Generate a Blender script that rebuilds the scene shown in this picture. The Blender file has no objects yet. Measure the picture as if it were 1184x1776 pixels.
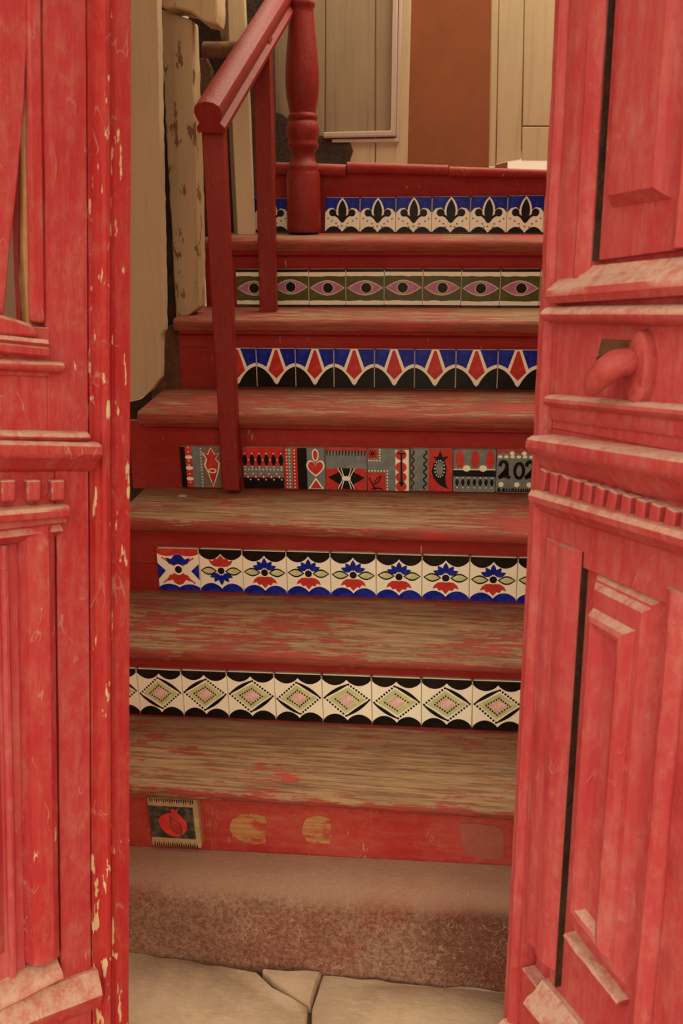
import bpy, math, random
from math import sin, cos, pi, radians as R
from mathutils import Vector, Matrix, noise
C = bpy.context.scene
COL = C.collection

# ------------------------------------------------------------------ camera
F_PX, HORIZON = 1500.0, 440.0
PITCH = math.atan((888 - HORIZON) / F_PX)
EYE = 1.30
cd = bpy.data.cameras.new('camera'); cam = bpy.data.objects.new('camera', cd); COL.objects.link(cam)
cam.location = (0, 0, EYE); cam.rotation_euler = (pi / 2 - PITCH, 0, 0)
cd.sensor_fit = 'VERTICAL'; cd.sensor_height = 24; cd.sensor_width = 16; cd.lens = 24 * F_PX / 1776
cd.clip_start = .05; cd.clip_end = 60
cd.dof.use_dof = True; cd.dof.focus_distance = 1.85; cd.dof.aperture_fstop = 5.6
C.camera = cam

# ------------------------------------------------------------------ light
w = bpy.data.worlds.new('sky'); C.world = w; w.use_nodes = True
nt = w.node_tree; nt.nodes.clear()
wo = nt.nodes.new('ShaderNodeOutputWorld'); bg = nt.nodes.new('ShaderNodeBackground')
tc = nt.nodes.new('ShaderNodeTexCoord'); sx = nt.nodes.new('ShaderNodeSeparateXYZ'); cr = nt.nodes.new('ShaderNodeValToRGB')
cr.color_ramp.elements[0].position = .0; cr.color_ramp.elements[0].color = (.66, .55, .38, 1)
cr.color_ramp.elements[1].position = .75; cr.color_ramp.elements[1].color = (1.0, .90, .68, 1)
nt.links.new(tc.outputs['Generated'], sx.inputs[0]); nt.links.new(sx.outputs['Z'], cr.inputs[0])
nt.links.new(cr.outputs[0], bg.inputs[0]); nt.links.new(bg.outputs[0], wo.inputs[0])
bg.inputs[1].default_value = 1.3
la = bpy.data.lights.new('hall_fill', 'AREA'); la.energy = 17; la.size = 1.2; la.color = (1, .86, .62)  # added overhead lamp brightening the upper stairs, in place of unseen upstairs windows
lo = bpy.data.objects.new('hall_fill', la); COL.objects.link(lo)
lo.location = (.75, 2.45, 3.1); lo.rotation_euler = (R(12), R(8), 0)
C.view_settings.view_transform = 'Standard'; C.view_settings.look = 'None'
C.view_settings.exposure = 1.06; C.view_settings.gamma = 1; C.view_settings.use_curve_mapping = False

# ------------------------------------------------------------------ helpers
PC, PS = cos(PITCH), sin(PITCH)
def ray(x, y):
    X, Y = (x - 592) / F_PX, (y - 888) / F_PX
    return Vector((X, PC - Y * PS, -PS - Y * PC))
EYEV = Vector((0, 0, EYE))

YAW = R(8)
UA, VA = Vector((cos(YAW), -sin(YAW), 0)), Vector((sin(YAW), cos(YAW), 0))
def S(x, y, v):
    """photograph direction met with the stair-frame plane v: gives (u, z)"""
    d = ray(x, y); q = d * (v / d.dot(VA))
    return q.dot(UA), q.z + EYE
def SG(x, y, z):
    d = ray(x, y); q = d * ((z - EYE) / d.z)
    return q.dot(UA), q.dot(VA)

def thing(name, label=None, cat=None, group=None, kind=None, mat=None):
    o = bpy.data.objects.new(name, None); COL.objects.link(o); o.empty_display_size = .1
    if mat is not None: o.matrix_world = mat
    tag(o, label, cat, group, kind); return o
def tag(o, label=None, cat=None, group=None, kind=None):
    for k, v in (('label', label), ('category', cat), ('group', group), ('kind', kind)):
        if v: o[k] = v
    return o

class MB:
    def __init__(s): s.v = []; s.f = []; s.m = []; s.mats = []
    def mi(s, m):
        if m not in s.mats: s.mats.append(m)
        return s.mats.index(m)
    def add(s, vs, fs, m):
        b = len(s.v); s.v += [tuple(v) for v in vs]; i = s.mi(m)
        for f in fs: s.f.append([b + k for k in f]); s.m.append(i)
    def box(s, x0, x1, y0, y1, z0, z1, m, bev=.0):
        if bev <= 0:
            vs = [(x, y, z) for z in (z0, z1) for y in (y0, y1) for x in (x0, x1)]
            fs = [(0, 2, 3, 1), (4, 5, 7, 6), (0, 1, 5, 4), (2, 6, 7, 3), (0, 4, 6, 2), (1, 3, 7, 5)]
            s.add(vs, fs, m)
        else:
            import bmesh
            bm = bmesh.new(); bmesh.ops.create_cube(bm, size=1)
            for v in bm.verts:
                v.co = Vector((x0 + (v.co.x + .5) * (x1 - x0), y0 + (v.co.y + .5) * (y1 - y0), z0 + (v.co.z + .5) * (z1 - z0)))
            bmesh.ops.bevel(bm, geom=list(bm.edges), offset=bev, segments=2, profile=.5, affect='EDGES')
            bm.verts.index_update()
            s.add([v.co.copy() for v in bm.verts], [[v.index for v in f.verts] for f in bm.faces], m); bm.free()
    def prism(s, poly, d0, d1, m, axis='y'):
        """polygon [(a, b)] extruded from d0 to d1; axis y: (a, d, b); axis z: (a, b, d)"""
        n = len(poly)
        P = (lambda a, b, d: (a, d, b)) if axis == 'y' else (lambda a, b, d: (a, b, d))
        vs = [P(a, b, d0) for a, b in poly] + [P(a, b, d1) for a, b in poly]
        fs = [list(range(n)), list(range(2 * n - 1, n - 1, -1))] + [(i, n + i, n + (i + 1) % n, (i + 1) % n) for i in range(n)]
        s.add(vs, fs, m)
    def loft(s, rings, m, closed=True, caps=True):
        n = len(rings[0]); vs = [p for r in rings for p in r]; fs = []
        for i in range(len(rings) - 1):
            for j in range(n if closed else n - 1):
                a, b = i * n + j, i * n + (j + 1) % n
                fs.append((a, b, b + n, a + n))
        if caps:
            fs.append(list(range(n))[::-1]); fs.append(list(range((len(rings) - 1) * n, len(rings) * n)))
        s.add(vs, fs, m)
    def lathe(s, prof, m, n=28, c=(0, 0)):
        rings = [[(c[0] + r * cos(2 * pi * k / n), c[1] + r * sin(2 * pi * k / n), z) for k in range(n)] for r, z in prof]
        s.loft(rings, m)
    def build(s, name, parent=None, smooth=False, loc=None, kind=None, bev=0, seg=2, ang=40):
        me = bpy.data.meshes.new(name); me.from_pydata(s.v, [], s.f)
        for m in s.mats: me.materials.append(m)
        me.polygons.foreach_set('material_index', s.m)
        import bmesh
        bm = bmesh.new(); bm.from_mesh(me); bmesh.ops.recalc_face_normals(bm, faces=bm.faces); bm.to_mesh(me); bm.free()
        o = bpy.data.objects.new(name, me); COL.objects.link(o)
        if parent: o.parent = parent
        if loc: o.location = loc
        if kind: o['kind'] = kind
        if bev:
            b = o.modifiers.new('bevel', 'BEVEL'); b.width = bev; b.segments = seg; b.limit_method = 'ANGLE'; b.angle_limit = R(35)
        if smooth or bev:
            me.shade_smooth()
            if not bev: me.set_sharp_from_angle(angle=R(ang))
            else: me.set_sharp_from_angle(angle=R(60))
        return o

# ------------------------------------------------------------------ materials
class NG:
    def __init__(s, name):
        s.mat = bpy.data.materials.new(name); s.mat.use_nodes = True; s.t = s.mat.node_tree
        s.b = s.t.nodes['Principled BSDF']; s.co = s.t.nodes.new('ShaderNodeTexCoord')
    def N(s, ty, **k):
        n = s.t.nodes.new(ty)
        for a, v in k.items(): setattr(n, a, v)
        return n
    def L(s, a, b): s.t.links.new(a, b)
    def val(s, i, v):
        if hasattr(v, 'is_linked') or isinstance(v, bpy.types.NodeSocket): s.L(v, i)
        else:
            if isinstance(v, tuple) and len(v) == 3 and i.type == 'RGBA': v = (*v, 1)
            i.default_value = v
    def noise(s, scale=(1, 1, 1), sc=5, detail=6, rough=.6, off=(0, 0, 0), dist=0, out='Fac'):
        mp = s.N('ShaderNodeMapping'); s.L(s.co.outputs['Object'], mp.inputs[0])
        mp.inputs['Scale'].default_value = scale; mp.inputs['Location'].default_value = off
        n = s.N('ShaderNodeTexNoise'); s.L(mp.outputs[0], n.inputs['Vector'])
        n.inputs['Scale'].default_value = sc; n.inputs['Detail'].default_value = detail
        n.inputs['Roughness'].default_value = rough; n.inputs['Distortion'].default_value = dist
        return n.outputs[out]
    def ramp(s, x, a, b, lo=0., hi=1.):
        n = s.N('ShaderNodeMapRange', interpolation_type='SMOOTHSTEP')
        s.val(n.inputs['Value'], x)
        for k, v in (('From Min', a), ('From Max', b), ('To Min', lo), ('To Max', hi)): n.inputs[k].default_value = v
        return n.outputs[0]
    def math(s, op, a, b=0.):
        n = s.N('ShaderNodeMath', operation=op); s.val(n.inputs[0], a); s.val(n.inputs[1], b); return n.outputs[0]
    def mix(s, f, a, b):
        n = s.N('ShaderNodeMix', data_type='RGBA'); s.val(n.inputs[0], f); s.val(n.inputs[6], a); s.val(n.inputs[7], b); return n.outputs[2]
    def bump(s, h, st=.3, d=.01, prev=None):
        n = s.N('ShaderNodeBump'); s.val(n.inputs['Height'], h); n.inputs['Strength'].default_value = st; n.inputs['Distance'].default_value = d
        if prev is not None: s.L(prev, n.inputs['Normal'])
        return n.outputs[0]
    def up(s):
        g = s.N('ShaderNodeNewGeometry'); x = s.N('ShaderNodeSeparateXYZ'); s.L(g.outputs['Normal'], x.inputs[0]); return x.outputs['Z']
    def axis(s, k):
        x = s.N('ShaderNodeSeparateXYZ'); s.L(s.co.outputs['Object'], x.inputs[0]); return x.outputs[k]
    def out(s, col, rough=.6, nrm=None, spec=.5, coat=0):
        s.val(s.b.inputs['Base Color'], col); s.val(s.b.inputs['Roughness'], rough)
        s.b.inputs['Specular IOR Level'].default_value = spec
        if coat: s.b.inputs['Coat Weight'].default_value = coat; s.b.inputs['Coat Roughness'].default_value = .15
        if nrm is not None: s.L(nrm, s.b.inputs['Normal'])
        return s.mat

def red_paint(name, a, b, dust, grain=(1, 1, .12), dustamt=.8, chip=.0, rough=.55, patina=.35, chipcol=(.66, .44, .25), off=(0, 0, 0), wrinkle=.3, spec=.3):
    g = NG(name); st = (grain[0] * .3 + .7, grain[1], grain[2] * .5 + .5)
    n1 = g.noise(st, sc=9, detail=8, rough=.65, off=off); n2 = g.noise(grain, sc=90, detail=6, rough=.65, off=off); n3 = g.noise(st, sc=55, detail=8, rough=.75, off=off)
    col = g.mix(g.ramp(n1, .3, .7), a, b)
    pale = tuple(x * .6 + y * .4 for x, y in zip(b, dust))
    col = g.mix(g.math('MULTIPLY', g.ramp(n2, .42, .75), patina), col, pale)
    # thin film of dust in fine specks, thick where the surface faces up
    film = g.math('MULTIPLY', g.ramp(g.math('ADD', n3, g.math('MULTIPLY', n1, .35)), .60, 1.0), patina)
    u = g.math('MULTIPLY', g.ramp(g.up(), .15, .7), g.ramp(n3, .34, .58, .35, 1.))
    d = g.math('MAXIMUM', film, g.math('MULTIPLY', u, dustamt))
    col = g.mix(d, col, dust)
    h = g.math('ADD', g.math('MULTIPLY', n2, .5), n3)
    if wrinkle:
        w1 = g.noise((1, 1, .45), sc=17, detail=3, rough=.5, off=(off[0] + 2, 3, off[2]), dist=.6); gate = g.noise(sc=14, detail=3, off=(7, off[1], 3))
        ln = g.math('MULTIPLY', g.ramp(g.math('ABSOLUTE', g.math('SUBTRACT', w1, .5)), .012, .002), g.ramp(gate, .52, .6))
        col = g.mix(g.math('MULTIPLY', ln, wrinkle), col, tuple(min(1, c * 1.1) for c in dust)); h = g.math('ADD', h, g.math('MULTIPLY', ln, .5))
    if chip:
        n4 = g.noise((1, 1, .22), sc=85, detail=4, rough=.55, off=(3, 1, 7)); n5 = g.noise(sc=5, detail=2, off=(9, 2, 0))
        c = g.ramp(g.math('ADD', n4, g.math('MULTIPLY', n5, .35)), .93 - chip, .945 - chip)
        col = g.mix(c, col, chipcol); h = g.math('SUBTRACT', h, g.math('MULTIPLY', c, .5))
    return g.out(col, rough, g.bump(h, .45, .007), spec)

DUST = (.58, .40, .29)
M_door = red_paint('door_red_paint', (.42, .020, .027), (.46, .040, .046), DUST, chip=.05, patina=.25, dustamt=.85)
M_door_b = red_paint('door_red_paint_faded', (.46, .036, .046), (.50, .066, .074), (.62, .42, .33), patina=.27, dustamt=.95, wrinkle=.08, off=(4, 2, 1))
M_edge = red_paint('door_edge_red_paint', (.40, .011, .014), (.43, .022, .024), DUST, chip=.13, patina=.15, wrinkle=.2)
M_rail = red_paint('rail_red_gloss', (.20, .009, .007), (.24, .014, .011), (.34, .13, .09), patina=.12, dustamt=.03, rough=.36, wrinkle=.12, spec=.25)
M_riser = red_paint('riser_red_paint', (.27, .012, .010), (.32, .022, .018), (.36, .12, .09), grain=(.08, 1, 1), patina=.2, chip=.03, rough=.6, chipcol=(.42, .22, .11), wrinkle=.15, spec=.2)
M_riser_low = red_paint('riser_red_paint_scuffed', (.36, .022, .018), (.44, .05, .04), (.42, .17, .11), grain=(.06, 1, 1), patina=.5, chip=.06, rough=.6, chipcol=(.45, .25, .12), wrinkle=.4, spec=.2)

def tread_mat(name, red, seed, nose_red, worn):
    """bare brown wood under remains of red paint; grain runs along the board, y counts from the nosing"""
    g = NG(name); o = (seed * 3.1, seed * 1.7, seed)
    g1 = g.noise((.7, 16, 16), sc=9, detail=9, rough=.7, off=o); g2 = g.noise((1.0, 26, 26), sc=16, detail=5, rough=.65, off=o)
    p = g.noise((2.2, 14, 14), sc=6, detail=9, rough=.72, off=o); p2 = g.noise((1, 2.2, 2.2), sc=3.2, detail=5, rough=.6, off=(seed, 4, 2))
    wood = g.mix(g.ramp(g1, .34, .66), (.13, .058, .030), (.37, .215, .112))
    wood = g.mix(g.math('MULTIPLY', g.ramp(g2, .5, .68), .55), wood, (.43, .265, .15))
    redc = g.mix(g.ramp(g2, .35, .65), (.17, .030, .020), (.36, .040, .030))
    redc = g.mix(g.ramp(p2, .58, .66), redc, (.40, .028, .024))
    y = g.axis('Y')
    back = g.ramp(y, .12, .22)
    nose = g.ramp(y, .014, -.004) if nose_red else g.math('MULTIPLY', g.ramp(y, .016, -.006), .12)
    s_ = g.math('ADD', g.math('ADD', g.math('MULTIPLY', p, .55), g.math('MULTIPLY', p2, .45)), g.math('MULTIPLY', back, .04))
    if not nose_red: s_ = g.math('ADD', s_, nose)
    m = g.math('MULTIPLY', g.ramp(s_, red - .115, red - .085), .92)
    if nose_red:
        edge = g.math('MULTIPLY', nose, g.ramp(g.math('ADD', p, g.math('MULTIPLY', g1, .5)), worn + .03, worn - .08))
        m = g.math('MAXIMUM', m, edge)
    col = g.mix(m, wood, redc)
    dust = g.math('MULTIPLY', g.ramp(g.up(), .5, .95), g.math('MULTIPLY', g.ramp(g.math('ADD', p2, back), .35, 1.2), .28))
    col = g.mix(dust, col, (.32, .15, .10))
    cr_ = g.math('MULTIPLY', g.ramp(g2, .36, .30), .5)
    col = g.mix(cr_, col, (.10, .04, .022))
    h = g.math('ADD', g.math('MULTIPLY', g1, .6), g.math('ADD', g.math('MULTIPLY', g2, .5), g.math('MULTIPLY', m, .15)))
    return g.out(col, .68, g.bump(h, .45, .004), .3)

def beige_paint(name, a, b, bare=(.22, .11, .05), flake=0., grime=.3):
    g = NG(name)
    n1 = g.noise((1, 1, .25), sc=8, detail=6); n2 = g.noise((1, 1, .06), sc=60, detail=4); n3 = g.noise((1, 1, .35), sc=30, detail=5, rough=.65, off=(2, 5, 1))
    col = g.mix(g.ramp(n1, .3, .7), a, b)
    col = g.mix(g.math('MULTIPLY', g.ramp(n2, .5, .75), grime), col, tuple(c * .55 for c in a))
    h = g.math('ADD', n2, n3)
    if flake:
        c = g.ramp(n3, .72 - flake, .745 - flake); col = g.mix(c, col, bare); h = g.math('SUBTRACT', h, g.math('MULTIPLY', c, 1.))
    return g.out(col, .6, g.bump(h, .3, .004), .35)
M_beige = beige_paint('beige_wall_paint', (.48, .345, .225), (.54, .39, .255), grime=.2)
M_post = beige_paint('peeling_beige_paint', (.50, .345, .20), (.60, .43, .26), flake=.15, grime=.4)
M_board = beige_paint('pale_beige_paint', (.66, .49, .31), (.72, .54, .34), grime=.15)
M_plank = beige_paint('dull_beige_plank', (.24, .165, .10), (.30, .21, .125), flake=.02, grime=.5)
M_case = beige_paint('beige_casing_paint', (.41, .30, .185), (.47, .35, .21), flake=.02, grime=.35)
M_mould = beige_paint('lilac_white_moulding', (.40, .30, .24), (.46, .35, .28), grime=.2)
def plain(name, a, b, sc=12, rough=.7, st=.4, d=.006, bands=None):
    g = NG(name); n = g.noise(sc=sc, detail=8, rough=.7); n2 = g.noise(sc=sc * 6, detail=5)
    col = g.mix(g.ramp(n, .3, .7), a, b)
    return g.out(col, rough, g.bump(g.math('ADD', n, n2), st, d), .35)
M_dark = plain('dark_brown_wood', (.020, .010, .006), (.075, .032, .016), 22, .85, .8, .01)
M_rust = plain('rusty_brown', (.09, .035, .016), (.20, .085, .035), 25, .8, .6)
M_orange = plain('orange_brown_plaster', (.135, .031, .007), (.16, .038, .009), 7, .85, .15)
M_wall = plain('dim_plaster', (.30, .20, .13), (.36, .25, .16), 5, .9, .2)
M_facade = plain('street_plaster', (.45, .30, .20), (.52, .36, .25), 5, .9, .2)
M_iron = plain('painted_iron', (.36, .034, .036), (.46, .085, .080), 40, .5, .4, .003)
M_ochre = plain('bare_ochre_wood', (.30, .13, .05), (.44, .23, .10), 30, .8, .5, .003)
def patch_mat():
    g = NG('bare_ochre_wood_patch'); n = g.noise((.4, 1, 1), sc=45, detail=8, rough=.7); n2 = g.noise((.05, 1, 1), sc=140, detail=4)
    col = g.mix(g.ramp(n2, .35, .65), (.33, .13, .05), (.46, .22, .09)); col = g.mix(g.ramp(n, .50, .60), col, (.38, .05, .035))
    return g.out(col, .7, g.bump(n2, .3, .003), .2)
M_ochrep = patch_mat()
M_greyp = plain('old_glue_film', (.30, .07, .055), (.36, .10, .075), 40, .8, .4, .002)
M_chipw = plain('pale_flake', (.55, .40, .28), (.62, .46, .33), 30, .7)
def stone_mat():
    g = NG('paving_stone'); n = g.noise(sc=6, detail=10, rough=.7); n2 = g.noise((1, 3, 1), sc=40, detail=6); n3 = g.noise(sc=2.2, detail=3, off=(3, 3, 3))
    col = g.mix(g.ramp(n, .3, .7), (.36, .25, .165), (.54, .39, .27))
    col = g.mix(g.math('MULTIPLY', g.ramp(n2, .52, .75), .4), col, (.62, .46, .32))
    col = g.mix(g.math('MULTIPLY', g.ramp(n3, .5, .7), .4), col, (.38, .28, .22))
    return g.out(col, .8, g.bump(g.math('ADD', n, g.math('MULTIPLY', n2, .4)), .5, .008), .3)
M_stone = stone_mat()
M_soil = plain('joint_soil', (.06, .028, .014), (.12, .06, .03), 40, .95, .8)
def step_mat():
    """old render once painted red: pinkish dust, red remains, a mesh of fine scratches"""
    g = NG('worn_painted_render')
    n = g.noise(sc=7, detail=8, rough=.65); n2 = g.noise(sc=120, detail=7, rough=.75, dist=.3); n3 = g.noise(sc=5, detail=6, rough=.6, off=(5, 1, 2))
    base = g.mix(g.ramp(n, .3, .7), (.36, .185, .125), (.47, .265, .185))
    red = g.ramp(g.math('ADD', n3, g.math('MULTIPLY', n, .25)), .58, .72)
    red2 = g.ramp(g.axis('X'), -.35, .1)
    base = g.mix(g.math('MULTIPLY', red, g.math('ADD', .45, g.math('MULTIPLY', red2, .35))), base, (.36, .060, .046))
    pv = g.N('ShaderNodeVectorMath', operation='DISTANCE'); g.L(g.co.outputs['Object'], pv.inputs[0]); pv.inputs[1].default_value = (.075, 1.31, .085)
    st_ = g.ramp(g.math('SUBTRACT', pv.outputs['Value'], g.math('MULTIPLY', n, .12)), .10, .0)
    base = g.mix(g.math('MULTIPLY', st_, .8), base, (.17, .040, .030))
    # scratches: thin bright lines of a distorted voronoi edge
    mp = g.N('ShaderNodeMapping'); g.L(g.co.outputs['Object'], mp.inputs[0]); mp.inputs['Scale'].default_value = (1, 1, 1.5)
    ds = g.N('ShaderNodeVectorMath', operation='ADD'); g.L(mp.outputs[0], ds.inputs[0])
    nn = g.noise(sc=30, detail=3, out='Color'); sc_ = g.N('ShaderNodeVectorMath', operation='SCALE'); g.L(nn, sc_.inputs[0]); sc_.inputs['Scale'].default_value = .05
    g.L(sc_.outputs[0], ds.inputs[1])
    v = g.N('ShaderNodeTexVoronoi', feature='DISTANCE_TO_EDGE'); g.L(ds.outputs[0], v.inputs['Vector']); v.inputs['Scale'].default_value = 170
    line = g.ramp(v.outputs['Distance'], .10, .02)
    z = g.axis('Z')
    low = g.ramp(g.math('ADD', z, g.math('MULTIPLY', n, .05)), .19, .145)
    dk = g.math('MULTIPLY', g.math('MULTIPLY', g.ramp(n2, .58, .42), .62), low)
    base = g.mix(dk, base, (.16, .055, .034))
    base = g.mix(g.math('MULTIPLY', g.math('MULTIPLY', line, g.ramp(n2, .4, .6)), g.math('MULTIPLY', low, .6)), base, (.56, .36, .24))
    for i_, (sc__, of_) in enumerate(((34, (1, 5, 2)), (52, (6, 2, 9)), (75, (3, 8, 4)))):
        w1 = g.noise((1, 1, 1), sc=sc__, detail=2, rough=.4, off=of_, dist=.4)
        ln = g.math('MULTIPLY', g.ramp(g.math('ABSOLUTE', g.math('SUBTRACT', w1, .5)), .018, .004), g.ramp(g.noise(sc=12 + i_ * 7, detail=3, off=of_), .47, .55))
        base = g.mix(g.math('MULTIPLY', g.math('MULTIPLY', ln, low), .6), base, (.60, .38, .26))
    dust = g.math('MULTIPLY', g.ramp(g.up(), .05, .8), .8)
    base = g.mix(dust, base, (.50, .29, .205))
    return g.out(base, .85, g.bump(g.math('ADD', g.math('MULTIPLY', n2, 1.), g.math('MULTIPLY', line, .25)), .8, .008), .25)
M_step = step_mat()
def glaze(name, c, var=.25, rough=.22, light=None):
    g = NG(name); oi = g.N('ShaderNodeObjectInfo'); n = g.noise((1, 1, 1), sc=60, detail=4, rough=.6)
    l = light or tuple(min(1, x * 1.5 + .015) for x in c)
    col = g.mix(g.math('MULTIPLY', g.ramp(n, .4, .75), var * 2), c, l)
    return g.out(col, rough, g.bump(g.noise(sc=45, detail=3), .12, .003), .14)
G_white = glaze('white_glaze', (.90, .84, .70), .25, .25, (.82, .74, .60)); G_black = glaze('black_glaze', (.007, .005, .004), .25, .3, (.028, .017, .010))
G_blue = glaze('cobalt_glaze', (.006, .012, .24), .45, .3, (.022, .045, .44)); G_red = glaze('red_glaze', (.48, .035, .028), .3, .25)
G_olive = glaze('olive_glaze', (.085, .080, .022), .3, .25); G_mauve = glaze('mauve_glaze', (.42, .15, .30), .3, .25)
G_lime = glaze('lime_glaze', (.52, .53, .27), .3, .25); G_pink = glaze('pink_glaze', (.64, .40, .38), .4, .25); G_cream = glaze('cream_glaze', (.62, .55, .36), .3, .25)
G_grey = glaze('grey_glaze', (.17, .19, .19), .3, .35); G_brown = glaze('brown_dots', (.22, .13, .11), .2, .3)
G_clay = glaze('tile_clay', (.42, .27, .18), .3, .7); G_ochre = glaze('ochre_glaze', (.36, .24, .12), .3, .4); G_char = glaze('charcoal_glaze', (.030, .028, .024), .6, .45, (.12, .09, .07))

# ------------------------------------------------------------------ staircase
stair_m = Matrix.Rotation(-YAW, 4, 'Z')
stair = thing('staircase', 'steep wooden staircase with worn red treads and painted tile risers behind the red doors', 'staircase', mat=stair_m)
def VK(k): return 1.603 + .186 * (k - 2)
def line(p, q, v):
    (u0, z0), (u1, z1) = S(*p, v), S(*q, v)
    m = (z1 - z0) / (u1 - u0)
    return lambda u: z0 + m * (u - u0)
NOSE = .030
# per tread: back edge, top front edge, bottom front edge (photo points), left end and right end of the board (u)
TR = {1: (((242, 1240), (818, 1267)), ((229, 1361), (886, 1409)), ((229, 1380), (886, 1419))),
      2: (((275, 1024), (896, 1047)), ((227, 1125), (901, 1156)), ((227, 1143), (901, 1168))),
      3: (((315, 846), (900, 856)), ((225, 898), (915, 928)), ((225, 920), (915, 945))),
      4: (((415, 673), (935, 678)), ((244, 713), (928, 722)), ((244, 736), (928, 747))),
      5: (((412, 531.5), (936, 533)), ((301, 552), (938, 556)), ((301, 574), (938, 579))),
      6: (((565, 404), (940, 406)), ((412, 412), (946, 415)), ((412, 437), (946, 438)))}
def uof(x, y, v): return S(x, y, v)[0]
UR = .80
UL = {1: uof(120, 1300, VK(1) - NOSE), 2: uof(140, 1100, VK(2) - NOSE), 3: uof(196, 900, VK(3) - NOSE), 4: uof(238, 725, VK(4) - NOSE), 5: uof(300, 560, VK(5) - NOSE), 6: uof(352, 425, VK(6) - NOSE), 7: uof(478, 292, VK(7) - NOSE)}
tparm = {1: (.655, False, .7), 2: (.615, False, .72), 3: (.62, False, .70), 4: (.60, True, .88), 5: (.61, True, .90), 6: (.60, True, .86)}
ZB, ZF = {}, {}
for k, (bk, ft, fb) in TR.items():
    vb, vf = VK(k + 1), VK(k) - NOSE
    zb, zf, zu = line(*bk, vb), line(*ft, vf + .004), line(*fb, vf + .004)
    ZB[k] = zb; ZF[k] = zu
    N = 60; rings = []; rnd = random.Random(k)
    for i in range(N + 1):
        u = UL[k] + (UR - UL[k]) * i / N
        b, f_, un = zb(u), zf(u), zu(u)
        th = max(.016, f_ - un); r = th / 2
        wob = noise.noise((u * 9, k * 3, 0)) * .0022 + noise.noise((u * 40, k * 3, 5)) * .0008
        prof = [(vb + .012, b), (vb - .03, b - .1 * (b - f_)), ((vb + vf) / 2, (b + f_) / 2 - .001), (vf + .03, f_ + .001)]
        for a in range(0, 7):
            an = R(90 - a * 30)
            prof.append((vf + r * .7 - r * .7 * cos(an) + wob * (1 if a else 0), f_ - r + r * sin(an) - abs(wob) * .5))
        prof += [(VK(k) + .004, un), (vb + .012, b - th)]
        rings.append([(u, v - vf, z - zb(0)) for v, z in prof])
    mb = MB(); mb.loft(rings, tread_mat('worn_tread_wood_%d' % k, tparm[k][0], k * 1.37, tparm[k][1], tparm[k][2]))
    mb.build('tread', stair, smooth=True, loc=(0, vf, zb(0)), ang=50)
    if k >= 4:  # small moulding under the nosing
        rings = []
        for i in range(13):
            u = UL[k] + .01 + (UR - UL[k] - .01) * i / 12; un = zu(u)
            rings.append([(u, VK(k) + .004, un), (u, VK(k) - .020, un), (u, VK(k) - .018, un - .006), (u, VK(k) - .008, un - .010), (u, VK(k) + .004, un - .014)])
        mb = MB(); mb.loft(rings, M_riser); mb.build('nosing_moulding', stair, smooth=True)
# landing edge: two boards meeting at a joint, nosing rounded
v7 = VK(7) - NOSE
zt, zu7 = line((605, 282), (950, 294), v7), line((605, 302), (950, 308), v7)
j0, j1, jm = UL[7], UR, uof(778, 295, v7)
jl = uof(600, 290, v7)
for a, b, dz in ((j0, jl - .002, -.004), (jl + .002, jm - .002, .003), (jm + .002, j1, 0.)):
    rings = []
    for i in range(17):
        u = a + (b - a) * i / 16; t, n_ = zt(u) + dz, zu7(u) + dz; r = (t - n_) / 2
        wob = noise.noise((u * 14, 2, 0)) * .002
        prof = [(v7 + .30, t - .004), (v7 + .03, t)] + [(v7 + r * .7 * (1 - cos(R(90 - q * 30))) + wob, t - r + r * sin(R(90 - q * 30))) for q in range(7)] + [(VK(7) + .01, n_), (v7 + .30, n_ + .005)]
        rings.append([(u, v - v7, z - t) for v, z in prof])
        for q in range(len(rings[-1])):
            x_, y_, z_ = rings[-1][q]; rings[-1][q] = (x_, y_, z_ + t - zt(0))
    mb = MB(); mb.loft(rings, M_riser); mb.build('landing_board', stair, smooth=True, loc=(0, v7, zt(0)))
# risers
stone_top = line((229, 1466), (880, 1500), VK(1))
ZB[0] = stone_top; ZF[7] = zu7
RISER = {}
RL = {1: uof(125, 1420, VK(1)), 2: uof(145, 1200, VK(2)), 3: uof(190, 1000, VK(3)), 4: uof(229, 820, VK(4)), 5: uof(312, 640, VK(5)), 6: uof(356, 480, VK(6)), 7: uof(478, 350, VK(7))}
for k in range(1, 8):
    v = VK(k); mat = M_riser_low if k == 1 else M_riser
    a, b = RL[k], UR - .01
    def quad(mb, f0, f1, off=0):
        vs = []
        for u in (a, b):
            z0, z1 = ZB[k - 1](u) + .0, ZF[k](u) - .0
            za, zb_ = z0 + (z1 - z0) * f0, z0 + (z1 - z0) * f1
            vs += [(u, v + off, za), (u, v + .02, za), (u, v + .02, zb_), (u, v + off, zb_)]
        mb.loft([vs[:4], vs[4:]], mat)
    mb = MB()
    if k in (3, 5): quad(mb, -.02, .42 if k == 3 else .70); quad(mb, .43 if k == 3 else .71, 1.02, .0015)
    else: quad(mb, -.02 if k > 1 else -.3, 1.02)
    RISER[k] = mb.build('riser', stair)

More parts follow.
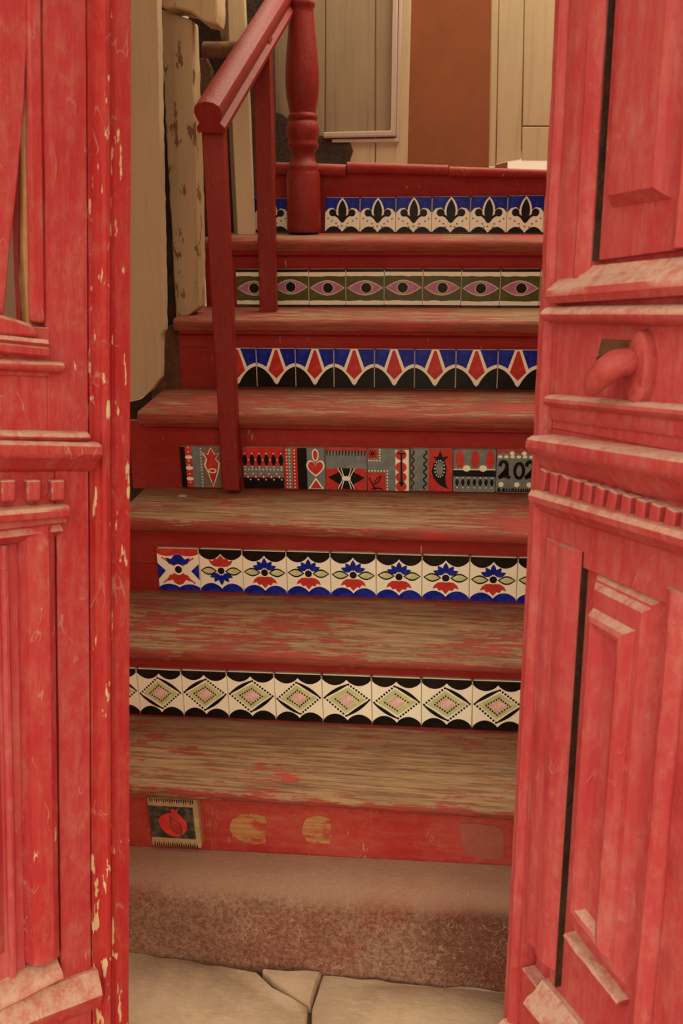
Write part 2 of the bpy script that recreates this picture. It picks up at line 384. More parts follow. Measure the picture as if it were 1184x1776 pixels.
# ---- painted tiles: each one a slab with its painting laid on as thin flat shapes of glaze
def ell(cx, cy, rx, ry=None, n=14, rot=0):
    ry = rx if ry is None else ry
    return [(cx + rx * cos(t) * cos(rot) - ry * sin(t) * sin(rot), cy + rx * cos(t) * sin(rot) + ry * sin(t) * cos(rot)) for t in (2 * pi * i / n for i in range(n))]
def rect(x0, y0, x1, y1): return [(x0, y0), (x1, y0), (x1, y1), (x0, y1)]
def lens(x0, y0, x1, y1, h, n=8):
    dx, dy = x1 - x0, y1 - y0; L = math.hypot(dx, dy); nx, ny = -dy / L, dx / L
    up = [(x0 + dx * i / n + nx * h * sin(pi * i / n), y0 + dy * i / n + ny * h * sin(pi * i / n)) for i in range(n + 1)]
    dn = [(x0 + dx * i / n - nx * h * sin(pi * i / n), y0 + dy * i / n - ny * h * sin(pi * i / n)) for i in range(n - 1, 0, -1)]
    return up + dn
def rib(pts, w0, w1=None, wm=None):
    """brush stroke along points"""
    w1 = w0 if w1 is None else w1; L, Rr = [], []; n = len(pts)
    for i, (x, y) in enumerate(pts):
        a, b = pts[max(0, i - 1)], pts[min(n - 1, i + 1)]
        dx, dy = b[0] - a[0], b[1] - a[1]; l = math.hypot(dx, dy) or 1
        t = i / (n - 1); wd = (w0 + (w1 - w0) * t) if wm is None else (w0 + (wm - w0) * sin(pi * t))
        nx, ny = -dy / l * wd / 2, dx / l * wd / 2
        L.append((x + nx, y + ny)); Rr.append((x - nx, y - ny))
    return L + Rr[::-1]
def bez(p0, p1, p2, n=8): return [((1 - t) ** 2 * p0[0] + 2 * t * (1 - t) * p1[0] + t * t * p2[0], (1 - t) ** 2 * p0[1] + 2 * t * (1 - t) * p1[1] + t * t * p2[1]) for t in (i / n for i in range(n + 1))]
def dots(p, q, n, r): return [ell(p[0] + (q[0] - p[0]) * i / (n - 1), p[1] + (q[1] - p[1]) * i / (n - 1), r, n=7) for i in range(n)]
E = .489
def hills(h, c, top, e=.49):
    """a pair of humps along the lower (top=False) or upper edge"""
    n = 24; s_ = 1 if top else -1
    pts = [(-E, s_ * e), ] if False else []
    out = []
    for i in range(n + 1):
        x = -E + 2 * E * i / n
        y = c + (h - c) * (abs(sin(2 * pi * (x + .5) / 2))) ** .9 if False else c + (h - c) * abs(sin(2 * pi * (x / (2 * E) + .5))) ** .75
        out.append((x, s_ * (e - y)))
    return out + [(E, s_ * e), (-E, s_ * e)]

def d_fleur(r):
    w = [(rect(-E, -E, E, .49), G_blue)]
    lo = [(-E, -.47), (E, -.47), (E, .06), (.40, .17), (.27, .20), (.18, .13), (-.18, .13), (-.27, .20), (-.40, .17), (-E, .06)]
    sp = bez((0, -.30), (-.34, .12), (0, .50), 8) + bez((0, .50), (.34, .12), (0, -.30), 8)[1:-1]
    s2 = bez((0, -.24), (-.24, .10), (0, .43), 8) + bez((0, .43), (.24, .10), (0, -.24), 8)[1:-1]
    w += [(lo, G_white), (sp, G_white)]
    w += [(s2, G_black), (ell(-.27, .06, .105), G_black), (ell(.27, .06, .105), G_black),
          (rib(bez((-.33, .0), (-.16, .06), (-.02, -.2)), .09, .05), G_black), (rib(bez((.33, .0), (.16, .06), (.02, -.2)), .09, .05), G_black)]
    w += [(hills(.17, .0, False), G_black)]
    for x, y in ((-.41, -.1), (-.3, -.17), (-.17, -.24), (0, -.31), (.17, -.24), (.3, -.17), (.41, -.1), (-.13, -.33), (.13, -.33)):
        w.append((ell(x + r.uniform(-.02, .02), y, .026, n=7), G_brown))
    return G_white, w
def d_eye(r):
    dy = r.uniform(-.02, .02); px = r.uniform(-.02, .04)
    w = [(rect(-E, -E, E, .49), G_black), (rect(-E, -.46, E, .41), G_white)]
    up = [(-E + 2 * E * i / 8, .30 + r.uniform(-.012, .012)) for i in range(9)]; dn = [(E - 2 * E * i / 8, -.35 + r.uniform(-.012, .012)) for i in range(9)]
    w += [(up + dn, G_olive), (lens(-.47, dy, .47, dy, .205), G_cream), (lens(-.44, dy, .44, dy, .175), G_mauve), (ell(px, dy, .155), G_cream), (ell(px, dy, .135), G_black)]
    return G_white, w
def d_kite(r):
    w = [(rect(-E, -.1, E, .49), G_blue)]
    bl = bez((-E, .06), (-.2, -.02), (0, -.42), 8); br = bez((0, -.42), (.2, -.02), (E, .06), 8)
    w += [(bl + br[1:] + [(E, -E), (-E, -E)], G_black)]
    w += [(rib(bez((-E, .09), (-.2, .04), (0, -.37), 10), .085), G_white), (rib(bez((E, .09), (.2, .04), (0, -.37), 10), .085), G_white)]
    k = r.uniform(-.015, .015)
    w += [([(-.085 + k, .49), (.085 + k, .49), (.27, -.02), (0, -.40), (-.27, -.02)], G_white), ([(-.03 + k, .46), (.03 + k, .46), (.20, -.06), (0, -.26), (-.20, -.06)], G_red)]
    for s_ in (-1, 1): w.append((ell(s_ * .36, .3 + k, .07, .11), G_blue))
    return G_white, w
def petals(s_, col, cx=0):
    c = []
    for a, l, wd in ((-68, .24, .055), (68, .24, .055), (-36, .24, .058), (36, .24, .058), (0, .27, .062)):
        a = R(a); c.append((lens(cx + .05 * sin(a), s_ * (.06 + .02 * cos(a)), cx + (l + .05) * sin(a), s_ * (.06 + (l + .01) * cos(a)), wd, 6), col))
    return c
def droop(s_, col):
    o = [(.07, .09), (.16, .10), (.24, .16), (.28, .25), (.19, .22), (.14, .29), (.08, .27), (0, .36)]
    return [([(x, s_ * y) for x, y in o] + [(-x, s_ * y) for x, y in o[::-1][1:]], col)]
def d_flower(r, swap=False):
    w = [(hills(.24, .10, True), G_black), (hills(.20, .07, False), G_blue)]
    dy = r.uniform(-.02, .02)
    top, bot = (G_red, G_blue) if swap else (G_blue, G_red)
    if swap: w += droop(1, top) + petals(-1, bot)
    else: w += petals(1, top) + droop(-1, bot)
    for s_ in (-1, 1): w += [(lens(s_ * .09, dy, s_ * .475, dy + .01, .10), G_black), (lens(s_ * .13, dy, s_ * .44, dy + .01, .066), G_lime)]
    w += [(ell(0, 0, .10), G_white), (ell(0, 0, .08), G_black)]
    return G_white, w
def d_cross(r):
    w = [(hills(.18, .12, True), G_red), (hills(.15, .07, False), G_blue)]
    for s_ in (-1, 1):
        w += [([(s_ * E, .14), (s_ * E, -.24), (s_ * .30, -.03)], G_blue)]
        for t_ in (-1, 1): w.append((rib([(s_ * .06, t_ * .06), (s_ * .38, t_ * .30 - .02)], .03), G_red))
    cr_ = [(.06, .10), (.22, .13), (.30, .28), (.16, .24), (.09, .33), (0, .36)]
    w += [([(x, y) for x, y in cr_] + [(-x, y) for x, y in cr_[::-1][1:]], G_blue), ([(x, -y) for x, y in cr_] + [(-x, -y) for x, y in cr_[::-1][1:]], G_red)]
    w += [(ell(0, .0, .125), G_white), (ell(0, 0, .085), G_black)]
    return G_white, w
def d_rhomb(r, v=0):
    w = [(hills(.20, .08, True), G_black), (hills(.20, .07, False), G_black)]
    m = 1 if v % 2 == 0 else -1
    A, B, Cc, D = (-.47, -.03 * m), (-.04 * m, .31), (.47, .02), (.03 * m, -.32)
    sh = lambda k: [(x * k, y * k) for x, y in (A, B, Cc, D)]
    w += [(sh(.84), G_lime), (sh(.50), G_cream), ([(x * .40, y * .40) for x, y in (A, B, Cc, D)], G_pink)]
    A, B, Cc, D = [(x * .98, y * 1.04) for x, y in (A, B, Cc, D)]
    E4 = [(A, B), (B, Cc), (Cc, D), (D, A)]
    st = (1, 3) if m == 1 else (0, 2)
    for i, (p, q) in enumerate(E4):
        if i in st:
            md = ((p[0] + q[0]) / 2 * (1.16 if i % 2 else 1.1), (p[1] + q[1]) / 2 * 1.16)
            w.append((rib(bez(p, md, q, 10), .02, wm=.07), G_black))
        else: w += [(d_, G_black) for d_ in dots((p[0] * .98, p[1] * .98), (q[0] * .98, q[1] * .98), 9, .024)]
    q4 = sh(.50)
    for i in range(4):
        if i % 2 == (v // 2) % 2 or v < 2: w += [(d_, G_black) for d_ in dots(q4[i], q4[(i + 1) % 4], 6, .019)]
    return G_white, w
def wave(x, y0, y1, amp, n, wd):
    return rib([(x + amp * sin(2 * pi * n * i / (n * 10)), y0 + (y1 - y0) * i / (n * 10)) for i in range(n * 10 + 1)], wd)
def d_mix(i):
    w = []
    if i == 0:
        w = [(rect(-E, -E, -.36, .49), G_black), (rect(-.36, -E, -.20, .49), G_red), (rect(.06, -E, E, .49), G_brown)]
        for y in (.24, -.02, -.28): w.append((ell(-.28, y, .09, .045), G_white))
        for k in range(9): w.append((ell(-.28, .42 - k * .105 + .05, .02, n=6), G_white))
        w += [(d_, G_white) for d_ in dots((.02, .45), (.02, -.45), 13, .018)]
        tul = [(.28, -.45), (.40, -.1), (.44, .1), (.36, .2), (.46, .34), (.35, .3), (.27, .46), (.20, .3), (.08, .34), (.17, .2), (.12, .06), (.18, -.1)]
        cx, cy = .28, 0
        w += [([(cx + (x - cx) * 1.25, cy + (y - cy) * 1.05) for x, y in tul], G_white), (tul, G_red), (ell(.28, -.08, .10, .06), G_white), (ell(.28, -.08, .07, .035), G_red)]
    if i == 1:
        w = [(rect(-E, .05, E, .49), G_red), (rect(-E, -E, E, -.22), G_black)]
        for k in range(6):
            x = -.44 + k * .175; w += [(ell(x, .19, .055, .13), G_black), (ell(x, .35, .018, n=6), G_white), (ell(x + .085, .2, .018, n=6), G_white), (ell(x, .03, .018, n=6), G_white)]
        w += [(d_, G_white) for d_ in dots((-.44, -.03), (.44, -.03), 11, .02)]
        for k in range(5):
            x = -.38 + k * .19; w += [(ell(x, -.2, .05, n=8), G_red), (ell(x, -.2, .022, n=6), G_white), (ell(x + .06, -.27, .02, n=6), G_white), (ell(x - .06, -.13, .02, n=6), G_white)]
    if i == 2:
        w = [(rect(-E, -E, -.40, .49), G_red), (rect(-.30, -E, -.17, .49), G_red), (rect(-.17, -E, .06, .49), G_black)]
        for x in (-.43, -.36, -.24): w += [(d_, G_white) for d_ in dots((x, .44), (x, -.44), 12, .018)]
        hp = bez((.27, -.14), (-.02, .05), (.14, .17), 8) + bez((.14, .17), (.24, .18), (.27, .07), 5)[1:] + bez((.27, .07), (.30, .18), (.40, .17), 5)[1:] + bez((.40, .17), (.55, .05), (.27, -.14), 8)[1:-1]
        w += [(ell(.27, .33, .085, .15), G_white), (ell(.27, .33, .055, .115), G_red), ([(.27 + (x - .27) * 1.2, .03 + (y - .03) * 1.25) for x, y in hp], G_white), (hp, G_red), ([(.27, -.2), (.46, -.47), (.08, -.47)], G_white), ([(.27, -.26), (.41, -.46), (.13, -.46)], G_red)]
    if i == 3:
        w = [(rect(-E, .42, E, .49), G_red), (rect(-E, -E, E, .02), G_red)]
        for k in range(13): w.append((rib([(-.45 + k * .075, .44), (-.46 + k * .075, .32)], .035, .02), G_black))
        w += [([(-E, .03), (-.16, .07), (.0, -.12), (-.16, -.44), (-E, -.44), (-.2, -.2)], G_black)] if False else []
        w += [([(-.44, -.19), (0, .03), (.44, -.19), (0, -.46)], G_black), ([(-.22, .03), (.22, .03), (0, -.2)], G_black), ([(-.25, -.47), (.25, -.47), (0, -.2)], G_black)]
        for dx in (-.2, -.12, .12, .2):
            w += [(rib([(dx * .35, -.22), (dx, .03)], .02), G_white), (rib([(dx * .35, -.22), (dx, -.46)], .02), G_white)]
        w += [(ell(0, -.21, .11, .055), G_white)]
    if i == 4:
        w = [(rect(-E, .27, -.24, .49), G_red), (rect(-E, -E, -.07, -.06), G_red), (rect(.16, -E, .47, .47), G_white)]
        w += [(ell(-.37, .38, .045, n=8), G_black)] + [(rib([(-.37 + .05 * cos(a), .38 + .05 * sin(a)), (-.37 + .1 * cos(a), .38 + .09 * sin(a))], .025), G_black) for a in [k * pi / 4 for k in range(8)]]
        w += [(d_, G_white) for d_ in dots((-.20, .47), (-.20, .22), 5, .02) + dots((-.46, .22), (-.2, .22), 5, .02) + dots((-.46, -.02), (-.03, -.02), 7, .02) + dots((-.03, -.02), (-.03, -.45), 7, .02)]
        w += [(lens(-.36, -.36, -.16, -.12, .045), G_black), (rib(bez((-.46, -.18), (-.36, -.4), (-.3, -.46)), .03), G_black), (rib(bez((-.4, -.44), (-.2, -.4), (-.14, -.47)), .03), G_black), (lens(-.33, -.32, -.2, -.17, .02), G_red)]
        for y in (.36, .07, -.16, -.38): w.append((ell(.29, y, .13, .12), G_red))
        w += [(rib([(.30, .38), (.30, -.30)], .045), G_black), (rib([(.22, .39), (.38, .39)], .03), G_black), ([(.23, -.27), (.37, -.27), (.30, -.40)], G_black)]
    if i == 5:
        w = [(rect(-.07, -E, E, .49), G_red), (rect(-E, -E, -.45, .49), G_brown)]
        w += [(wave(-.44, .45, -.45, .03, 5, .03), G_black), (wave(-.15, .45, -.45, .035, 5, .035), G_black)]
        pai = [(.20, .46), (.26, .31), (.40, .34), (.30, .22), (.36, .06), (.33, -.14), (.34, -.3), (.40, -.43), (.22, -.36), (.06, -.20), (.0, -.02), (.05, .16), (.12, .22), (.04, .32), (.14, .31)]
        w += [(pai, G_black), (ell(.19, .04, .09, .16), G_grey)] + [(ell(.19 + .115 * cos(a), .04 + .19 * sin(a), .018, n=6), G_white) for a in [k * pi / 7 for k in range(14)]]
    if i == 6:
        w = [(rect(-E, -.10, E, .02), G_black)]
        for x in (-.34, .02, .36): w += [(ell(x, .27, .10, .21), G_red)]
        for x in (-.18, .2): w.append((ell(x, .06, .09, .075), G_white))
        w += [(rect(-E, .02, E, .045), G_white)]
        w += [(rect(-E, -.13, E, -.015), G_black)]
        for k in range(7):
            x = -.40 + k * .135; w += [(lens(x, -.17, x, -.36, .04), G_black), (ell(x, -.16, .018, n=6), G_white), (ell(x, -.39, .018, n=6), G_white)]
    if i == 7:
        w = [(rect(-E, .42, E, .49), G_red)] + [(ell(-.42 + k * .14, .34, .05, .035), G_white) for k in range(7)]
        for x in (-.15, .12): w.append((ell(x, .42, .055, .05), G_white))
        two = lambda x: bez((x, .12), (x + .02, .27), (x + .12, .22), 6) + bez((x + .12, .22), (x + .22, .13), (x + .09, -.03), 6)[1:] + bez((x + .09, -.03), (x, -.13), (x - .02, -.15), 5)[1:] + bez((x - .02, -.15), (x + .12, -.05), (x + .24, -.15), 5)[1:]
        for x in (-.42, .18): w.append((rib(two(x), .08), G_black))
        o = ell(.02, .02, .10, .17, 18); w.append((rib(o + o[:2], .072), G_black))
        w += [(rib([(.42, .13), (.47, .21), (.46, -.12)], .05), G_black)]
        for x in (-.38, -.02, .26): w.append((ell(x, -.30, .06, .06), G_white))
        for k in range(18): w.append((rib([(-.45 + k * .053, -.47), (-.455 + k * .053 + random.Random(k).uniform(-.03, .03), -.38)], .045, .02), G_black))
    return G_grey, w
def make_tile(parent, cx, v, cz, wd, ht, rot, design, name='tile', dep=.009, side=G_clay):
    base, shapes = design
    mb = MB(); hw = .498
    def rr(k, rad): 
        o = []
        for qx, qy, a0 in ((1, 1, 0), (-1, 1, 90), (-1, -1, 180), (1, -1, 270)):
            for a in (0, 45, 90):
                o.append((qx * (k - rad) + rad * cos(R(a0 + a)), qy * (k - rad) + rad * sin(R(a0 + a))))
        return o
    back = [(x * wd, .004, y * ht) for x, y in rr(hw, .05)]; mid = [(x * wd, -dep + .0025, y * ht) for x, y in rr(hw, .05)]; top = [(x * wd, -dep, y * ht) for x, y in rr(hw - .010, .045)]
    mb.loft([back, mid], side, caps=False); n = 12
    mb.loft([mid, top], base, caps=False); mb.add(top, [list(range(n))], base)
    for i, (poly, m) in enumerate(shapes):
        y = -dep - .00012 - i * .000035
        mb.add([(max(-.489, min(.489, x)) * wd, y, max(-.488, min(.488, z)) * ht) for x, z in poly], [list(range(len(poly)))], m)
    me = bpy.data.meshes.new(name); me.from_pydata(mb.v, [], mb.f)
    for m in mb.mats: me.materials.append(m)
    me.polygons.foreach_set('material_index', mb.m)
    # outward normals: painted shapes face the viewer (-y)
    nb = 24 + 1
    for p in me.polygons:
        pass
    import bmesh
    bm = bmesh.new(); bm.from_mesh(me)
    for f in bm.faces:
        f.normal_update()
        if abs(f.normal.y) > .9 and f.normal.y > 0: f.normal_flip()
        elif abs(f.normal.y) <= .9:
            c = f.calc_center_median(); 
            if f.normal.x * c.x / wd + f.normal.z * c.z / ht < 0: f.normal_flip()
    bm.to_mesh(me); bm.free()
    o = bpy.data.objects.new(name, me); COL.objects.link(o); o.parent = parent
    o.location = (cx, v, cz); o.rotation_euler = (0, rot, 0)
    return o
ROWS = {7: ([441, 500, None, 563, 624, 686, 748.5, 815, 879, 943, 1006], (565, 403.5), (940, 405.5), (565, 342.5), (940, 338.5)),
        6: ([409, 472.5, 535.5, 599.6, 666, 732.7, 799.6, 867, 936, 1005], (412, 530.5), (936, 532.5), (412, 466), (936, 465)),
        5: ([378, 445, 512.5, 579, 649, 718.5, 790, 862.5, 934, 1006], (412, 672.5), (934, 677.5), (412, 603.6), (934, 606)),
        4: ([313, 384, None, 421, 492.5, 564, 636.7, 711, 785, 860, 937], (315, 845.5), (900, 855.5), (315, 773.5), (900, 780)),
        3: ([273, 346, 421, 497, 573, 652, 731.6, 814, 896.5, 980], (275, 1023.5), (896, 1046), (275, 949.5), (896, 966.5)),
        2: ([164, 240, 316.5, 395, 477, 559, 644.5, 730.6, 818.5, 908], (242, 1239.5), (818, 1266), (242, 1159), (818, 1178.5))}
TL = {}
for k, (bx, b0, b1, t0, t1) in ROWS.items():
    if k != 4:
        for q_ in range(2): bx = bx + [bx[-1] * 2 - bx[-2] + 1]
    v = VK(k) - .009; lb, lt = line(b0, b1, v), line(t0, t1, v)
    yy = lambda x: (b0[1] + t0[1]) / 2 + (x - b0[0]) * ((b1[1] + t1[1]) / 2 - (b0[1] + t0[1]) / 2) / (b1[0] - b0[0])
    rnd = random.Random(k * 7); idx = 0
    for a, b in zip(bx, bx[1:]):
        if a is None or b is None: continue
        ua, ub = uof(a, yy(a), v), uof(b, yy(b), v); uc = (ua + ub) / 2
        zb, ztp = lb(uc), lt(uc); ht = ztp - zb
        rot = -math.atan((lb(ub) - lb(ua)) / (ub - ua)) + rnd.uniform(-.006, .006)
        if k == 7: d = d_fleur(rnd)
        elif k == 6: d = d_eye(rnd)
        elif k == 5: d = d_kite(rnd)
        elif k == 4: d = d_mix(idx)
        elif k == 3: d = d_cross(rnd) if idx == 0 else d_flower(rnd, idx == 1)
        else: d = d_rhomb(rnd, (0, 0, 1, 1, 0, 3, 2, 0, 1)[idx] if idx < 9 else 0)
        make_tile(RISER[k], uc, VK(k) + rnd.uniform(-.001, .0005), (zb + ztp) / 2 + rnd.uniform(-.0006, .0006), (ub - ua) * .998, ht * .995, rot, d)
        idx += 1
# the lone pomegranate tile on the lowest riser, set askew
v1 = VK(1) - .012
q = [S(x, y, v1) for x, y in ((254, 1381), (340, 1386), (353, 1470), (266, 1464))]
cx, cz = sum(p[0] for p in q) / 4, sum(p[1] for p in q) / 4
wd = (q[1][0] - q[0][0] + q[2][0] - q[3][0]) / 2; ht = (q[0][1] - q[3][1] + q[1][1] - q[2][1]) / 2
pom = [(rect(-E, -.49, E, .49), G_ochre), (rect(-E, -.32, .40, .34), G_char)]
for i in range(20):
    pom += [(rib([(-.44 + i * .045, .49), (-.44 + i * .045, .40 + (i % 3) * .02)], .03, .012), G_black), (rib([(-.44 + i * .045, -.49), (-.44 + i * .045, -.40 - (i % 2) * .02)], .03, .012), G_black)]
body = bez((-.02, .22), (-.40, .18), (-.27, -.12), 8) + bez((-.27, -.12), (-.1, -.34), (.1, -.26), 6)[1:] + bez((.1, -.26), (.34, -.1), (.22, .08), 6)[1:] + bez((.22, .08), (.1, .22), (.08, .22), 4)[1:] + [(.12, .31), (.05, .27), (.01, .31), (-.05, .27), (-.08, .30)]
pom += [(body, G_red), (lens(-.07, .15, .12, -.26, .105), G_char), (lens(-.062, .125, .110, -.235, .085), G_red)] + [(ell(-.035 + .024 * k + dx, .07 - .05 * k + dy, .014, n=6), G_char) for k in range(6) for dx, dy in ((-.03, -.012), (.008, .006), (.04, .02))]
pt = make_tile(RISER[1], cx, VK(1) - .003, cz, wd, ht, math.atan2(q[1][0] - q[2][0], q[1][1] - q[2][1]) * .0 - .06, (G_ochre, pom), dep=.012, side=G_ochre)
pt['label'] = 'dark tile painted with a red pomegranate, set askew'
# shear the tile to the leaning outline it has on the riser
sh = ((q[0][0] - q[3][0]) + (q[1][0] - q[2][0])) / 2 / ht
for vtx in pt.data.vertices: vtx.co.x += (sh + .06) * vtx.co.z * .5
pt.rotation_euler[1] = sh * .5
# bare patches where tiles have come off the lowest riser
for pts, m in (([(398, 1440), (402, 1422), (418, 1413), (440, 1411), (460, 1416), (463, 1440), (460, 1462), (440, 1465), (415, 1458)], M_ochrep),
               ([(524, 1440), (530, 1420), (550, 1414), (572, 1420), (577, 1445), (572, 1463), (545, 1464), (530, 1458)], M_ochrep),
               ([(800, 1430), (825, 1427), (872, 1436), (876, 1470), (868, 1492), (810, 1484), (798, 1460)], M_greyp)):
    rnd = random.Random(len(pts)); P = []
    for i in range(len(pts)):
        a, b = pts[i], pts[(i + 1) % len(pts)]
        for t in (0, .33, .66): P.append((a[0] + (b[0] - a[0]) * t + rnd.uniform(-1.5, 1.5), a[1] + (b[1] - a[1]) * t + rnd.uniform(-1.5, 1.5)))
    mb = MB(); mb.prism([S(x, y, VK(1) - .001) for x, y in P], VK(1) - .0012, VK(1) + .003, m)
    mb.build('bare_patch', RISER[1])

# ------------------------------------------------------------------ stone step and paving
stone = thing('stone_step', 'worn stone step with red paint remains below the wooden stairs', 'step', mat=stair_m)
gl = line((229, 1652), (870, 1722), 1.315)
rings = []; NU = 120
for i in range(NU + 1):
    u = -.80 + 1.55 * i / NU; t = stone_top(u); b = gl(u) - .012
    prof = [(VK(1) - .002, t)]
    H_ = t - b
    for s_ in range(25):
        f = s_ / 24
        if f < .4: an = f / .4 * pi / 2; v, z = 1.385 - .060 * sin(an), t - .001 - .055 * (1 - cos(an))
        else: g_ = (f - .4) / .6; v, z = 1.325 - .012 * g_, t - .056 - (H_ - .056) * g_
        nn = noise.noise((u * 14, z * 14, 1)) * .004 + noise.noise((u * 45, z * 45, 2)) * .0018 + noise.noise((u * 110, z * 110, 3)) * .0008
        prof.append((v + nn, z + (nn * .6 if f < .3 else 0)))
    prof.append((VK(1) - .002, b))
    rings.append([(u, v, z) for v, z in prof])
mb = MB(); mb.loft(rings, M_step); mb.build('step_block', stone, smooth=True, ang=80)

floor = thing('floor', kind='structure', label='uneven beige paving stones before the stone step')
gz = lambda u: gl(u)
mb = MB()
n = 30
def ground(u, v): return gl(max(-.6, min(.8, u))) + .10 * min(0, max(-.3, (v - 1.3))) * .0
vs, fs = [], []
for i in range(2):
    for j in range(2):
        vs.append(((-3, 3)[i], (-3, 6.0)[j], gl(.8 if i else -.6) - .012))
def ground_poly(pts_px, thick, dz, name, extra=None, seed=0):
    rnd = random.Random(seed); P = []
    pts = [SG(x, y, gl(0) if x < 560 else gl(.2)) for x, y in pts_px] + (extra or [])
    for i in range(len(pts)):
        a, b = pts[i], pts[(i + 1) % len(pts)]
        m = max(1, int(math.hypot(b[0] - a[0], b[1] - a[1]) / .03)); m = min(m, 8)
        for k in range(m):
            t = k / m; P.append((a[0] + (b[0] - a[0]) * t + rnd.uniform(-.003, .003), a[1] + (b[1] - a[1]) * t + rnd.uniform(-.003, .003)))
    cx, cy = sum(p[0] for p in P) / len(P), sum(p[1] for p in P) / len(P)
    rr_ = lambda x, y: max(.9, 1 - .004 / max(.02, math.hypot(x - cx, y - cy)))
    inn = [(cx + (x - cx) * rr_(x, y), cy + (y - cy) * rr_(x, y)) for x, y in P]
    zz = lambda u, v: gl(max(-.7, min(.9, u))) + dz + noise.noise((u * 6, v * 6, seed)) * .004
    bot = [(x, y, zz(x, y) - thick) for x, y in P]; mid = [(x, y, zz(x, y) - .006) for x, y in P]; top = [(x, y, zz(x, y)) for x, y in inn]
    mb = MB(); mb.loft([bot, mid, top], M_stone); return mb.build(name, floor, smooth=True, ang=60)
floor.matrix_world = stair_m
ground_poly([(120, 1636), (225, 1648), (330, 1668), (449, 1687), (478, 1713), (511, 1733), (536, 1748), (530, 1800), (100, 1830)], .05, .004, 'paving_stone', seed=1)
ground_poly([(452, 1687), (500, 1688), (556, 1691), (547, 1714), (538, 1745), (514, 1731), (481, 1711)], .05, .010, 'paving_stone', seed=2)
ground_poly([(560, 1693), (680, 1705), (800, 1716), (930, 1730), (990, 1840), (533, 1830), (540, 1750), (550, 1716)], .05, .006, 'paving_stone', seed=3)
# the street goes on towards and behind the viewer
rnd = random.Random(5)
for r_ in range(6):
    v1_, v0_ = 1.03 - r_ * .34, 1.03 - (r_ + 1) * .34
    u = -1.5 + rnd.uniform(-.2, 0)
    while u < 1.6:
        wdt = rnd.uniform(.35, .6)
        ground_poly([], .05, rnd.uniform(0, .006), 'paving_stone', [(u + .008, v0_ + .006), (u + wdt - .008, v0_ + .006), (u + wdt - .008, v1_ - .006), (u + .008, v1_ - .006)], seed=rnd.randint(10, 99))
        u += wdt
mb = MB(); mb.loft([[(-3, -3, gl(-.6) - .03), (-3, 1.5, gl(-.6) - .03), (-3, 1.5, gl(-.6) - .1), (-3, -3, gl(-.6) - .1)], [(-.6, -3, gl(-.6) - .014), (-.6, 1.5, gl(-.6) - .014), (-.6, 1.5, gl(-.6) - .1), (-.6, -3, gl(-.6) - .1)], [(.8, -3, gl(.8) - .014), (.8, 1.5, gl(.8) - .014), (.8, 1.5, gl(.8) - .1), (.8, -3, gl(.8) - .1)], [(3, -3, gl(.8) - .03), (3, 1.5, gl(.8) - .03), (3, 1.5, gl(.8) - .1), (3, -3, gl(.8) - .1)]], M_soil)
mb.build('joint_bed', floor)

# ------------------------------------------------------------------ room beyond
def wall(name, poly_px, v, th, mat, parent=None, kind=None, bev=.002, jit=0, seed=0):
    rnd = random.Random(seed); P = []
    for i in range(len(poly_px)):
        a, b = poly_px[i], poly_px[(i + 1) % len(poly_px)]
        if jit:
            m = max(1, int(math.hypot(b[0] - a[0], b[1] - a[1]) / 14))
            for k in range(m): P.append((a[0] + (b[0] - a[0]) * k / m + (rnd.uniform(-jit, jit) if k else 0), a[1] + (b[1] - a[1]) * k / m + (rnd.uniform(-jit, jit) if k else 0)))
        else: P.append(a)
    uv = [S(x, y, v) for x, y in P]
    u0 = sum(p[0] for p in uv) / len(uv); z0 = min(p[1] for p in uv)
    mb = MB(); mb.prism([(a - u0, b - z0) for a, b in uv], 0, th, mat)
    return mb.build(name, parent, loc=(u0, v, z0), bev=bev)
def frame_thing(name, kind='structure', **k): return thing(name, kind=kind, mat=stair_m, **k)
wl = frame_thing('wall_left', label='beige painted plank wall over dark rotten wood at left of stairs')
wall('plank', [(150, -120), (271, -120), (276, 150), (281, 400), (284.5, 572), (279, 580), (278, 655), (262, 676), (240, 694), (150, 712)], 2.06, .030, M_beige, wl, jit=.8, seed=1)
wall('plank', [(-260, -140), (146, -140), (146, 720), (-260, 720)], 2.07, .030, M_beige, wl)
wall('rotten_backing', [(120, -140), (306, -140), (306, 300), (312, 560), (320, 900), (120, 900)], 2.20, .03, M_dark, wl, jit=0)
wall('rotten_lump', [(276, 575), (292, 566), (303, 560), (311, 580), (313, 640), (315, 690), (292, 688), (262, 692), (272, 640)], 2.17, .02, M_rust, wl, jit=2.5, seed=4)
mb = MB(); mb.box(-.03, 0, 0, 2.6, 0, 3.0, M_wall); mb.build('plaster', wl, loc=(-1.02, 1.30, 0))
p1 = frame_thing('wooden_post', kind=None, label='peeling beige wooden post standing beside the stairs at left', cat='post')
wall('post_shaft', [(276, 14), (332, 34), (338, 180), (345, 400), (346, 532), (326, 548), (304, 553), (298, 430), (289, 250)], 2.19, .055, M_post, p1, jit=1.0, seed=2, bev=.004)
cap = wall('post_cap', [(272, -110), (374, -110), (377, 10), (373, 42), (350, 36), (330, 20), (305, 14), (284, 16), (277, 8)], 2.15, .075, M_post, p1, jit=1.5, seed=3, bev=.005)
wall('cavity_backing', [(325, -140), (400, -140), (400, 300), (410, 420), (330, 420)], 2.50, .03, M_dark, wl)
wall('plaster_scrap', [(338, 105), (356, 98), (366, 120), (360, 150), (366, 190), (355, 230), (338, 240)], 2.40, .03, M_rust, wl, jit=2, seed=6)
wall('plaster_scrap', [(374, -120), (392, -120), (394, 60), (384, 70), (376, 40)], 2.46, .02, M_plank, wl, jit=1, seed=7)
peg = frame_thing('wooden_peg', kind=None, label='short brown wooden peg sticking out beside the beige post', cat='peg')
